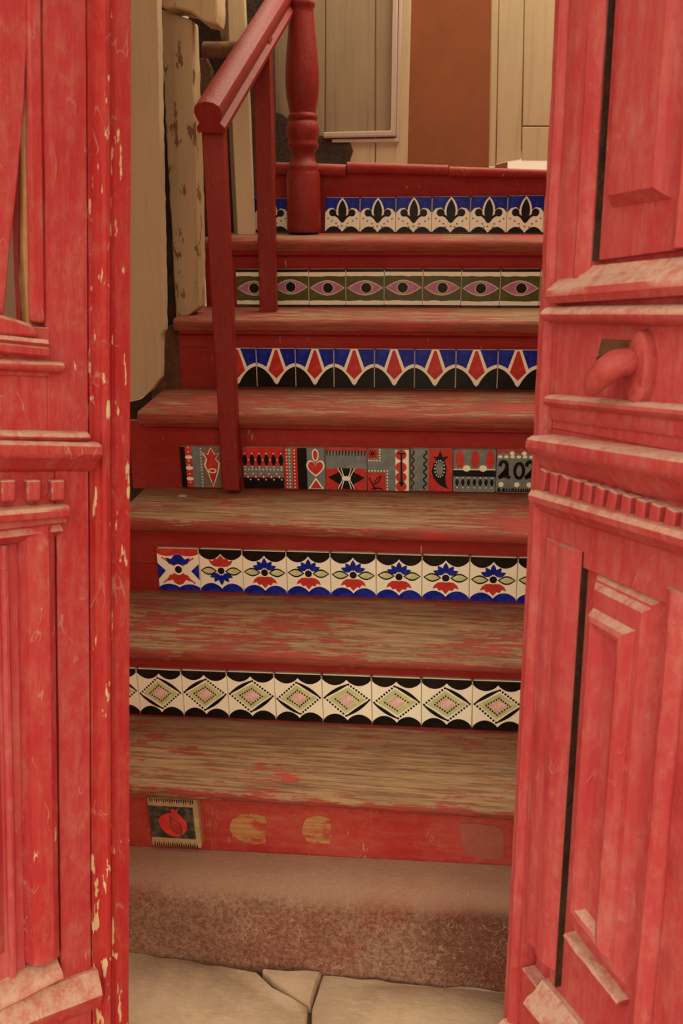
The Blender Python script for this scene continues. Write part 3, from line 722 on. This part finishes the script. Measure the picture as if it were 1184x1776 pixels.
u0, z0 = S(352, 87, 2.30); u1, z1 = S(420, 88, 2.30); r_ = .019
mb = MB(); mb.loft([[(u0 + (u1 - u0) * t, 2.30 + r_ * k_ * cos(a), z0 + r_ * k_ * sin(a)) for a in [2 * pi * i / 16 for i in range(16)]] for t, k_ in ((0, .75), (.03, 1), (.5, .95), (1, .9))], M_rust)
mb.build('peg_shaft', peg, smooth=True)
bd = frame_thing('trim_1', label='pale beige upright board behind the two square balusters')
wall('board', [(390, -140), (419, -140), (424, 0), (433, 200), (440.5, 408), (411.5, 408), (404, 260), (396, 60)], 2.44, .02, M_board, bd, bev=.003)
wall('edge_strip', [(384, -140), (391, -140), (404.5, 260), (411, 408), (406, 408), (398, 260)], 2.455, .02, M_plank, bd, bev=.001)
# back wall: planks with a moulded frame, opening, right-hand leaf
VB = 2.86
wb = frame_thing('wall_back', label='dull beige plank wall behind the turned newel')
for a, b in ((452, 563.5), (565.5, 650.5), (652.5, 684)):
    wall('plank', [(a, -160), (b, -160), (b - 1.5, 300), (a - 1, 310)], VB, .02, M_plank, wb, bev=.0015)
wall('casing_plank', [(685.5, -160), (715, -160), (712, 0), (704.5, 305), (682, 305)], VB - .002, .03, M_case, wb, bev=.002)
wall('base_plank', [(604, 246), (650, 246), (649, 305), (603, 305)], VB - .006, .02, M_case, wb, bev=.0015)
wall('base_plank', [(652, 246), (690, 246), (689, 305), (651, 305)], VB - .006, .02, M_case, wb, bev=.0015)
wall('dark_patch', [(470, 192), (490, 198), (508, 214), (560, 236), (606, 246), (612, 262), (604, 305), (470, 305)], VB - .012, .018, M_dark, wb, jit=2.5, seed=9)  # dark brown patch in front of the plank wall's foot
mo = frame_thing('trim_2', label='whitish double moulding framing the plank wall corner')
wall('moulding', [(683, -160), (692, -160), (686.5, 236), (560, 239), (560, 229), (677, 226)], VB - .022, .025, M_mould, mo, bev=.004)
wall('moulding', [(693.5, -160), (700, -160), (692, 246), (575, 247), (575, 241), (687, 239.5)], VB - .016, .025, M_mould, mo, bev=.003)
wf = frame_thing('wall_far', label='orange brown wall seen through the opening upstairs')
wall('plaster', [(560, -260), (1500, -260), (1500, 340), (560, 340)], 3.6, .05, M_orange, wf)
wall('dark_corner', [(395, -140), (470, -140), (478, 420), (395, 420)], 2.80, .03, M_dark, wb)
dr = frame_thing('door_3', label='beige panelled leaf at the right of the upstairs opening')
wall('jamb', [(855, -160), (867, -160), (859, 288), (848, 288)], VB - .01, .06, M_case, dr, bev=.003)
wall('stile', [(868, -160), (909.5, -160), (908.5, 0), (903, 275), (880, 279), (860, 284)], VB - .004, .035, M_case, dr, bev=.002)
wall('panel', [(912, -160), (1420, -160), (1420, 222), (905.5, 218)], VB, .03, M_case, dr, bev=.002)
wall('bottom_rail', [(905.5, 220.5), (1420, 225), (1420, 285), (904.5, 277)], VB - .003, .035, M_case, dr, bev=.002)
g = NG('daylight_gap'); g.b.inputs['Emission Color'].default_value = (1, .8, .55, 1); g.b.inputs['Emission Strength'].default_value = .25; M_gap = g.out((.7, .6, .5), .6)
wn = frame_thing('daylight_strip', label='glowing strip standing in for the thin gap of daylight under the beige upstairs leaf')
wall('pane', [(880, 262), (1420, 262), (1420, 305), (880, 300)], VB + .06, .005, M_gap, wn, bev=0)  # added glowing strip behind the gap, stands in for the daylight
# shell of the house
wr = frame_thing('wall_right')
mb = MB(); mb.box(0, .05, 0, 2.6, 0, 3.0, M_wall); mb.build('plaster', wr, loc=(.82, 1.2, 0))
ce = frame_thing('ceiling')
mb = MB(); mb.box(-1.05, .9, 0, 1.2, 0, .06, M_wall); mb.build('plaster', ce, loc=(0, .75, 2.75))

# ------------------------------------------------------------------ railing
rail = thing('stair_railing', 'red painted railing with square balusters and turned newel on the left of stairs', 'railing', mat=stair_m)
def post(name, px, v, depth, side_px, mat=M_rail):
    """square post: front face left/right edges at top and base"""
    (xl0, y0, xr0), (xl1, y1, xr1) = px
    a, b = S(xl0, y0, v), S(xr0, y0, v); c, d = S(xl1, y1, v), S(xr1, y1, v)
    mb = MB(); mb.loft([[(c[0], v, c[1]), (d[0], v, c[1]), (d[0], v + depth, c[1]), (c[0], v + depth, c[1])], [(a[0], v, a[1]), (b[0], v, a[1]), (b[0], v + depth, a[1]), (a[0], v + depth, a[1])]], mat)
    return mb.build(name, rail, bev=.003)
vb1 = VK(4) - .052
post('baluster', ((348, 212, 387), (385, 851, 415)), vb1 - .0, .030, None)
vb2 = VK(6) - .10
post('baluster', ((436, 60, 468), (450, 543, 478)), vb2, .030, None)
# handrail: loaf-shaped section swept along its slope
A0 = Vector((*S(362, 208, vb1 - .03), 0)); 
ua, za = S(362, 205, vb1 - .035); ub, zb = S(488, -30, vb1 + .62 * (2.3 / 2.3))
pA = Vector((ua, vb1 - .035, za)); 
vB2 = vb2 + .015; ub, zb = S(452, 60, vB2); pB = Vector((ub, vB2, zb))
dirv = (pB - pA).normalized(); pC = pA + dirv * .95
sidev = Vector((1, 0, 0)); sidev = (sidev - dirv * sidev.dot(dirv)).normalized(); upv = sidev.cross(dirv)
if upv.z < 0: upv = -upv
sec = [(-.030, -.030), (-.031, -.020), (-.022, -.010), (-.027, .0), (-.030, .012), (-.026, .024), (-.016, .031), (0, .034), (.016, .031), (.026, .024), (.030, .012), (.027, .0), (.022, -.010), (.031, -.020), (.030, -.030)]
rings = []
for i in range(13):
    t = i / 12; p = pA.lerp(pC, t)
    rings.append([tuple(p + sidev * a * 1.0 + upv * b * 1.0) for a, b in sec])
mb = MB(); mb.loft(rings, M_rail); mb.build('handrail', rail, smooth=True, ang=35)
# turned newel on the top tread
vn = VK(7) - .055
un, zn = S(527, 405, vn)
sc_ = vn / ray(527, 300).dot(VA) / F_PX   # metres per photo pixel at the newel
zz = lambda y: S(527, y, vn)[1]
prof_px = [(0, 404), (28, 404), (29.5, 398), (29.5, 305), (28, 300), (27, 297), (28.5, 292), (27, 288), (24, 283), (20.5, 276), (20, 268), (22, 262), (26, 257), (27.5, 252), (25, 247), (25.5, 243), (28, 236), (28.5, 226), (27, 216), (23, 210), (25.5, 206), (25.5, 201), (22, 197), (23.5, 188), (27, 170), (28.8, 145), (28, 118), (25.5, 88), (22.5, 55), (20.5, 25), (20, 14), (22.5, 11), (22.5, 4), (19, 0), (19.5, -12), (21, -60), (19, -120), (24, -140), (0, -142)]
mb = MB(); mb.lathe([(max(r, .01) * sc_, zz(y)) for r, y in prof_px], M_rail, 32, (un, vn)); mb.build('newel', rail, smooth=True, ang=50)
# paint flake on the third tread
vf_ = VK(4) - .06
u_, z_ = S(318, 866, vf_)
fl = thing('paint_flake', 'small pale paint flake lying on the tread left of the first baluster', 'flake', mat=stair_m)
mb = MB(); rnd = random.Random(3)
P = [(u_ + .011 * cos(a) * rnd.uniform(.5, 1.2), vf_ + .007 * sin(a) * rnd.uniform(.5, 1.2)) for a in [2 * pi * i / 9 for i in range(9)]]
zt_ = ZB[3](u_) - .006
mb.prism(P, zt_, zt_ + .004, M_chipw, 'z'); mb.build('flake_body', fl)

# ------------------------------------------------------------------ doors
class Leaf:
    def __init__(s, name, px, dist, hd, sag, lean, mirror):
        d = ray(*px); P = d * (dist / d.y)
        hd, sag, lean = R(hd), R(sag), R(lean)
        x0 = Vector((cos(hd), sin(hd), 0)); y0 = Vector((-sin(hd), cos(hd), 0)); z0 = Vector((0, 0, 1))
        z1 = z0 * cos(lean) + y0 * sin(lean); y = y0 * cos(lean) - z0 * sin(lean)
        x = x0 * cos(sag) + z1 * sin(sag); z = z1 * cos(sag) - x0 * sin(sag)
        s.P, s.x, s.y, s.z = P, x, y, z
        m = Matrix((x, y, z)).transposed().to_4x4(); m.translation = P + EYEV
        s.m = m; s.o = thing(name, kind='structure', mat=m, label='weathered red panelled door leaf on the %s' % ('left with a split upper board' if mirror else 'right with a bent lever handle')); s.sg = -1 if mirror else 1
    def loc(s, x, y, off=0):
        """photo point on the leaf face (shifted off along its normal): local (s, t)"""
        d = ray(x, y); Q = s.P + s.y * off; q = d * (Q.dot(s.y) / d.dot(s.y)) - s.P
        return q.dot(s.x), q.dot(s.z)
    def bar(s, name, p, q, prof, mat, ext=None, kind=None, mitre=0, N=24, wob=.0008, seed=0):
        """moulding: section [(y, dt)] swept from local point p to q (s, t)"""
        p, q = Vector(p), Vector(q)
        if ext is not None: q = p + (q - p) * ((ext - p.x) / (q.x - p.x)) if abs(q.x - p.x) > 1e-6 else q
        rings = []; L = (q - p).length; dr_ = (q - p).normalized(); nr = Vector((-dr_.y, dr_.x))
        if nr.y < 0 or (abs(nr.y) < .05 and nr.x < 0): nr = -nr
        for i in range(N + 1):
            c = p + (q - p) * i / N; ring = []
            for j, (y, dt) in enumerate(prof):
                w_ = noise.noise((c.x * 25 + seed, c.y * 25, j * .35)) * wob * 2
                cc = c + nr * dt + dr_ * (mitre * (-y) if i == 0 else 0)
                ring.append((cc.x, y + w_, cc.y))
            rings.append(ring)
        mb = MB(); mb.loft(rings, mat); return mb.build(name, s.o, smooth=True, ang=38)
    def box(s, name, s0, s1, y0, y1, t0, t1, mat, bev=.003):
        mb = MB(); mb.box(min(s0, s1), max(s0, s1), y0, y1, t0, t1, mat); return mb.build(name, s.o, bev=bev)
    def vert(s, name, prof, t0, t1, mat, N=60, wob=.0006, tops=None, seed=0):
        """upright with section [(s, y)] swept from t0 to t1"""
        rings = []
        for i in range(N + 1):
            t = t0 + (t1 - t0) * i / N; ring = []
            for j, (a, y) in enumerate(prof):
                w_ = noise.noise((t * 30 + seed, j * .8, 3)) * wob + noise.noise((t * 8 + seed, j * .3, 7)) * wob
                if j in (0, len(prof) - 1): w_ = 0
                ring.append((a + w_, y + w_, t + (tops(a) if tops and i == N else 0)))
            rings.append(ring)
        mb = MB(); mb.loft(rings, mat); return mb.build(name, s.o, smooth=True, ang=32)
    def raised(s, name, poly, y0, y1, inset, mat):
        """raised field: outline at y0, bevelled in to y1"""
        cx = sum(p[0] for p in poly) / len(poly); n = len(poly); inn = []
        for i in range(n):
            a, b, c = Vector(poly[i - 1]), Vector(poly[i]), Vector(poly[(i + 1) % n])
            e1, e2 = (b - a).normalized(), (c - b).normalized(); n1, n2 = Vector((-e1.y, e1.x)), Vector((-e2.y, e2.x))
            k = (n1 + n2); k = k / max(.3, k.dot(n1)); inn.append(b + k * inset)
        mb = MB(); mb.loft([[(p[0], y0 + .01, p[1]) for p in poly], [(p[0], y0, p[1]) for p in poly], [(p.x, y1, p.y) for p in inn]], mat)
        return mb.build(name, s.o, smooth=True, ang=20)
def cornice(dp, h, steps=3):
    """overhanging section: flat dusty top, rounded nose, cove below (top at dt=0)"""
    return [(.02, 0), (-dp + .006, -.002), (-dp, -.006), (-dp - .001, -.5 * h * .6), (-dp + .004, -h * .45), (-dp + .010, -h * .5), (-dp * .5, -h * .72), (-.004, -h), (.02, -h)]
def bead(dp, h):
    return [(.02, 0)] + [(-dp * sin(pi * i / 8), -h / 2 + h / 2 * cos(pi * i / 8)) for i in range(9)] + [(.02, -h)]
def slope(dp, h, lip=.006):
    return [(.02, 0), (-.002, 0), (-dp, -h * .72), (-dp - .002, -h * .8), (-dp, -h), (.02, -h)]

T_TOP = 1.25
# ---- right leaf
D2 = Leaf('door_2', (905, 1100), 1.12, -71.5, 4.75, 2, False)
stile_prof = [(0, .05), (0, .006), (.003, .0), (.018, -.001), (.021, -.006), (.026, -.008), (.031, -.006), (.034, .0), (.040, -.001), (.060, -.004), (.074, -.001), (.078, .002), (.082, -.004), (.088, -.007), (.095, -.005), (.102, -.002), (.107, .002), (.107, .05)]
D2.vert('stile', stile_prof, .47, T_TOP, M_door_b, seed=2)
low_prof = [(a * 1.03, y) for a, y in stile_prof[:8]] + [(.036, .0), (.044, -.001), (.046, .004), (.046, .05)]
D2.vert('edge_strip', low_prof, -.80, .47, M_door_b, seed=2)
bottom_t = -.80
D2.box('backing', .05, .60, .020, .050, bottom_t, T_TOP, M_door_b)
# upper panel with raised field
D2.box('upper_panel', .112, .60, .010, .022, .50, T_TOP, M_door_b, .001)
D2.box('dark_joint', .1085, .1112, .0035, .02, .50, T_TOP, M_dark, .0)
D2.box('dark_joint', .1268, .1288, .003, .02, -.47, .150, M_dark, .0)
D2.raised('raised_field', [(.132, .556), (.234, .552), (.234, T_TOP), (.132, T_TOP)], .010, -.006, .012, M_door_b)
D2.vert('panel_bead', [(.250, .02), (.250, .006), (.256, -.004), (.266, -.008), (.276, -.004), (.282, .006), (.282, .02)], .50, T_TOP, M_door_b, seed=8)
L2 = D2.loc
EX = .60
D2.bar('sill_moulding', L2(1012, 461), L2(1176, 445), [(.02, .0), (.006, .0), (-.012, -.020), (-.014, -.026), (-.010, -.030), (.02, -.030)], M_door_b, EX, seed=1)
D2.bar('sill_moulding', L2(975, 490), L2(1184, 468), [(.02, .004), (-.004, .004), (-.022, -.010), (-.024, -.018), (-.018, -.026), (.02, -.028)], M_door_b, EX, seed=2)
D2.bar('bead', L2(966, 530), L2(1184, 527), bead(.024, .022), M_door_b, EX, seed=3)
D2.box('lock_rail', .047, EX, .0, .03, .295, .47, M_door_b, .002)
D2.bar('ledge', L2(964, 682), L2(1184, 699), cornice(.018, .034), M_door_b, EX, seed=4)
D2.box('middle_rail', .047, EX, .002, .03, .225, .30, M_door_b, .002)
D2.bar('cornice', L2(956, 752), L2(1184, 783), cornice(.036, .052), M_door_b, EX, seed=5, wob=.0016)
D2.box('dentil_band', .047, EX, .004, .03, .13, .24, M_door_b, .001)
pa, pb = Vector(L2(953, 806)), Vector(L2(1184, 874))
for i in range(26):
    c = pa + (pb - pa) * ((i * .0245 + .010) / abs(pb.x - pa.x) )
    if c.x > EX: break
    mb = MB(); mb.box(-.008, .008, -.016, .006, -.034, .0, M_door_b)
    o = mb.build('dentil', D2.o, bev=.002, loc=(c.x, .0, c.y - .004)); o.rotation_euler = (0, R(random.Random(i).uniform(-2, 14)), 0)
D2.bar('ledge', L2(948, 846), L2(1100, 886), [(.02, 0), (-.024, -.002), (-.028, -.008), (-.026, -.016), (-.020, -.018), (-.014, -.026), (.0, -.034), (.02, -.034)], M_door_b, EX, seed=6)
# lower panel
D2.box('lower_panel', .10, .60, .012, .024, -.49, .17, M_door_b, .001)
D2.vert('panel_moulding', [(.047, .03), (.047, .0), (.060, -.003), (.075, -.001), (.080, .002), (.085, -.005), (.098, -.008), (.112, -.005), (.122, .0), (.126, .006), (.126, .03)], -.445, .150, M_door_b, seed=5)
D2.vert('panel_moulding', [(.285, .03), (.285, .006), (.291, -.003), (.302, -.007), (.314, -.003), (.320, .004), (.326, .0), (.36, .0), (.60, .0), (.60, .03)], -.60, .150, M_door_b, seed=9)
b0, b1 = L2(1000, 1619), L2(1081, 1724)
D2.raised('raised_field', [(.150, -.352), (.268, -.362), (.268, .128), (.150, .130)], .012, .004, .007, M_door_b)
D2.raised('raised_field', [(.157, -.344), (.261, -.354), (.261, .118), (.157, .120)], .004, -.003, .007, M_door_b)
def inset(poly, k):
    n = len(poly); o = []
    for i in range(n):
        a_, b_, c_ = Vector(poly[i - 1]), Vector(poly[i]), Vector(poly[(i + 1) % n]); e1, e2 = (b_ - a_).normalized(), (c_ - b_).normalized()
        n1, n2 = Vector((-e1.y, e1.x)), Vector((-e2.y, e2.x)); q_ = n1 + n2; o.append(b_ + q_ / max(.3, q_.dot(n1)) * k)
    return o
po = [(.166, -.325), (.246, -.333), (.246, .088), (.166, .090)]
mb = MB(); mb.loft([[(p[0], y, p[1]) for p in inset(po, k)] for k, y in ((0, .0), (0, -.004), (.006, -.014), (.012, -.016), (.018, -.014), (.026, -.001))], M_door_b)
mb.build('ring_moulding', D2.o, smooth=True, ang=25)
D2.bar('bottom_bead', (.152, -.366), (.268, -.376), bead(.006, .009), M_door_b, seed=44)
D2.bar('bottom_moulding', L2(936, 1700), L2(990, 1766), [(.02, .0), (.004, .0), (-.010, -.016), (-.020, -.022), (-.024, -.030), (-.020, -.044), (-.006, -.060), (.02, -.064)], M_door_b, EX, seed=10, wob=.0016)
D2.box('bottom_rail', .047, EX, -.001, .03, bottom_t, -.50, M_door_b, .002)
D2.bar('plinth_moulding', (.022, -.605), (.30, -.640), [(.02, .0), (-.012, -.002), (-.022, -.012), (-.026, -.024), (-.020, -.040), (.02, -.05)], M_door_b, EX, seed=11)
# handle: round rose with a bent lever, beside an empty lock cutout
hc = Vector(L2(1118, 640))
mb = MB(); rings = []
for r_, y in ((.0, -.010), (.8, -.010), (.95, -.007), (1., .0), (1., .01)):
    rings.append([(hc.x + max(r_, .02) * .020 * cos(a), y - .004, hc.y + max(r_, .02) * .042 * sin(a)) for a in [2 * pi * i / 24 for i in range(24)]])
mb.loft(rings, M_iron); mb.build('handle_rose', D2.o, smooth=True)
path = [((hc.x - .004), -.006, hc.y + .006), (hc.x - .006, -.030, hc.y + .008), (hc.x - .012, -.036, hc.y + .002), (hc.x - .026, -.040, hc.y - .010), (hc.x - .040, -.038, hc.y - .021), (hc.x - .046, -.036, hc.y - .026)]
rad = [.014, .014, .015, .013, .011, .007]
rings = []
for i, p in enumerate(path):
    p = Vector(p); a = Vector(path[max(0, i - 1)]); b = Vector(path[min(len(path) - 1, i + 1)]); t = (b - a).normalized()
    s1 = t.cross(Vector((0, 0, 1))).normalized(); s2 = s1.cross(t)
    rings.append([tuple(p + s1 * rad[i] * cos(k * pi / 7) + s2 * rad[i] * 1.15 * sin(k * pi / 7)) for k in range(14)])
mb = MB(); mb.loft(rings, M_iron); o = mb.build('handle_lever', D2.o, smooth=True, ang=70)
o.modifiers.new('sub', 'SUBSURF').levels = 1; o.modifiers['sub'].render_levels = 2
hp = [L2(x, y) for x, y in ((1046, 588), (1120, 592), (1116, 632), (1086, 640), (1050, 640), (1040, 612))]
mb = MB(); mb.prism(hp, -.003, .004, M_rust); mb.build('lock_plate', D2.o, bev=.001)
hp = [L2(x, y) for x, y in ((1056, 614), (1072, 622), (1068, 640), (1052, 652), (1036, 640), (1040, 618))]
mb = MB(); mb.prism(hp, -.0045, .004, M_dark); mb.build('lock_hole', D2.o, bev=.001)

# ---- left leaf
D1 = Leaf('door_1', (226, 1000), 1.12, 42, -6.75, 4, True)
L1 = D1.loc; EL = -.56; B1 = -.86
lp = [(0, .05), (0, .004), (-.001, .0), (-.022, .0), (-.024, .003), (-.027, .003), (-.029, -.002), (-.033, -.005), (-.038, -.005), (-.042, -.002), (-.044, .003), (-.050, .004), (-.055, .002), (-.058, .002), (-.062, .05)]
D1.vert('edge_strip', lp, B1, T_TOP, M_edge, seed=21, wob=.0008)
D1.vert('stile', [(-.060, .05), (-.060, .003), (-.061, .001), (-.100, .0), (-.113, .0), (-.115, .003), (-.115, .05)], .17, T_TOP, M_door, seed=22)
D1.vert('stile', [(-.060, .05), (-.060, .003), (-.061, .001), (-.098, .0), (-.105, .001), (-.106, .05)], B1, .17, M_door, seed=23)
D1.box('panel_edge', -.133, -.1165, -.002, .05, .335, T_TOP, M_door, .003)
# split board in the upper opening
pl = [L1(x, y) for x, y in ((-330, -320), (58, -260), (53, 0), (45, 180), (32, 330), (20, 430), (10, 545), (-330, 575))]
mb = MB(); mb.prism(pl, .004, .016, M_door); mb.build('split_board', D1.o, bev=.002)
pl = [L1(x, y) for x, y in ((46, 190), (49, 300), (46, 480), (52, 560), (42, 560), (36, 420), (35, 330))]
mb = MB(); mb.prism(pl, .022, .030, M_rail); mb.build('split_board', D1.o, bev=.002)
pl = [L1(x, y) for x, y in ((52, -200), (59, -200), (61, 300), (62, 576), (54, 566), (47, 430), (48, 200))]
mb = MB(); mb.prism(pl, .010, .045, M_ochre); mb.build('rebate', D1.o, bev=.001)
# curved sill under the opening
a = [L1(x, y) for x, y in ((-400, 505), (-40, 534), (0, 547), (25, 554), (48, 562), (60, 576), (64, 586), (-400, 560))]
mb = MB(); mb.prism(a, -.010, .03, M_door); mb.build('curved_sill', D1.o, bev=.004)
D1.bar('ledge', L1(76, 588), L1(0, 580), [(.02, 0), (-.012, -.001), (-.016, -.006), (-.012, -.010), (-.017, -.012), (-.016, -.020), (-.008, -.024), (.02, -.026)], M_door, EL, seed=31)
D1.box('carved_band', -.112, EL, -.002, .03, .27, .33, M_door, .001)
pa, pb = Vector(L1(52, 611)), Vector(L1(-20, 607))
for i in range(14):
    c = pa + (pb - pa) * (i * .0125 / (pb - pa).length); mb = MB(); mb.box(-.003, .003, -.006, .006, -.007, .007, M_door); mb.build('carved_tooth', D1.o, bev=.0015, loc=(c.x, 0, c.y))
D1.bar('bead', L1(104, 627), L1(0, 621), bead(.014, .015), M_door, EL, seed=32)
D1.box('middle_rail', -.1135, EL, .001, .04, .19, .30, M_door, .002)
D1.bar('bead', L1(147, 748), L1(0, 745), bead(.016, .014), M_door, EL, seed=33, wob=.0012)
D1.bar('cornice', L1(160, 765), L1(0, 761), [(.02, 0), (-.022, -.001), (-.027, -.005), (-.028, -.015), (-.024, -.021), (-.016, -.024), (-.010, -.034), (.0, -.040), (.02, -.040)], M_door, EL, seed=34, wob=.0014)
D1.box('dentil_band', -.1055, EL, .0035, .04, .10, .18, M_door, .001)
pa, pb = Vector(L1(109, 833)), Vector(L1(0, 833))
dq = (pb - pa) / abs(pb.x - pa.x)
for i in range(18):
    c = pa + dq * (.010 + i * .0315); mb = MB(); mb.box(-.0088, .0088, -.010, .008, -.022, .004, M_door); mb.build('dentil', D1.o, bev=.002, loc=(c.x, 0, c.y - .003))
D1.bar('ledge', L1(108, 872), L1(0, 880), [(.02, 0), (-.020, -.001), (-.023, -.006), (-.022, -.014), (-.014, -.016), (.02, -.018)], M_door, EL, seed=35)
D1.bar('panel_moulding', L1(96, 893), L1(0, 903), [(.03, .002), (-.012, .0), (-.014, -.008), (-.006, -.012), (-.010, -.020), (.002, -.030), (.012, -.034), (.03, -.034)], M_door, EL, seed=36, mitre=-.6)
t0, t1 = L1(100, 1655)[1], L1(95, 905)[1]
D1.vert('panel_moulding', [(-.1065, .05), (-.1065, .004), (-.110, -.004), (-.120, -.010), (-.136, -.008), (-.146, -.005), (-.148, .002), (-.152, .012), (-.152, .05)], t0, t1, M_door, seed=37)
D1.box('lower_panel', -.15, EL, .014, .03, -.56, .10, M_door_b, .001)
D1.vert('panel_bead', [(-.163, .03), (-.163, .012), (-.166, .006), (-.170, .005), (-.174, .010), (-.174, .03)], -.55, .06, M_door_b, seed=38)
D1.raised('raised_field', [(EL, -.50), (-.178, -.50), (-.178, .04), (EL, .04)], .014, .004, .012, M_door_b)
D1.bar('bottom_moulding', L1(100, 1664), L1(0, 1714), [(.02, .0), (.004, .0), (-.012, -.012), (-.016, -.020), (-.010, -.026), (.02, -.028)], M_door, EL, seed=39, wob=.0015)
D1.bar('bottom_moulding', L1(165, 1690), L1(0, 1748), [(.02, .012), (-.004, .010), (-.022, -.008), (-.028, -.016), (-.024, -.034), (-.008, -.05), (.02, -.052)], M_door, EL, seed=40, wob=.002)
D1.box('bottom_rail', -.062, EL, .001, .04, B1, -.56, M_door, .002)

# ------------------------------------------------------------------ house front outside the view
fr = frame_thing('wall_front')
def inframe(Lf, s_): 
    p = Lf.P + Lf.x * s_; return p.dot(UA), p.dot(VA)
(hu, hv), (lu, lv) = inframe(D2, .60), inframe(D1, EL)
mb = MB(); mb.box(hu + .02, 3, hv - .10, hv + .25, -.05, 3.2, M_facade); mb.build('plaster', fr)
mb = MB(); mb.box(-3, lu - .03, lv - .18, lv + .16, -.05, 3.2, M_facade); mb.build('plaster', fr)
mb = MB(); mb.box(lu - .05, hu + .05, min(hv, lv) , max(hv, lv) + .2, 2.45, 3.2, M_facade); mb.build('lintel', fr)
bpy.context.view_layer.update()
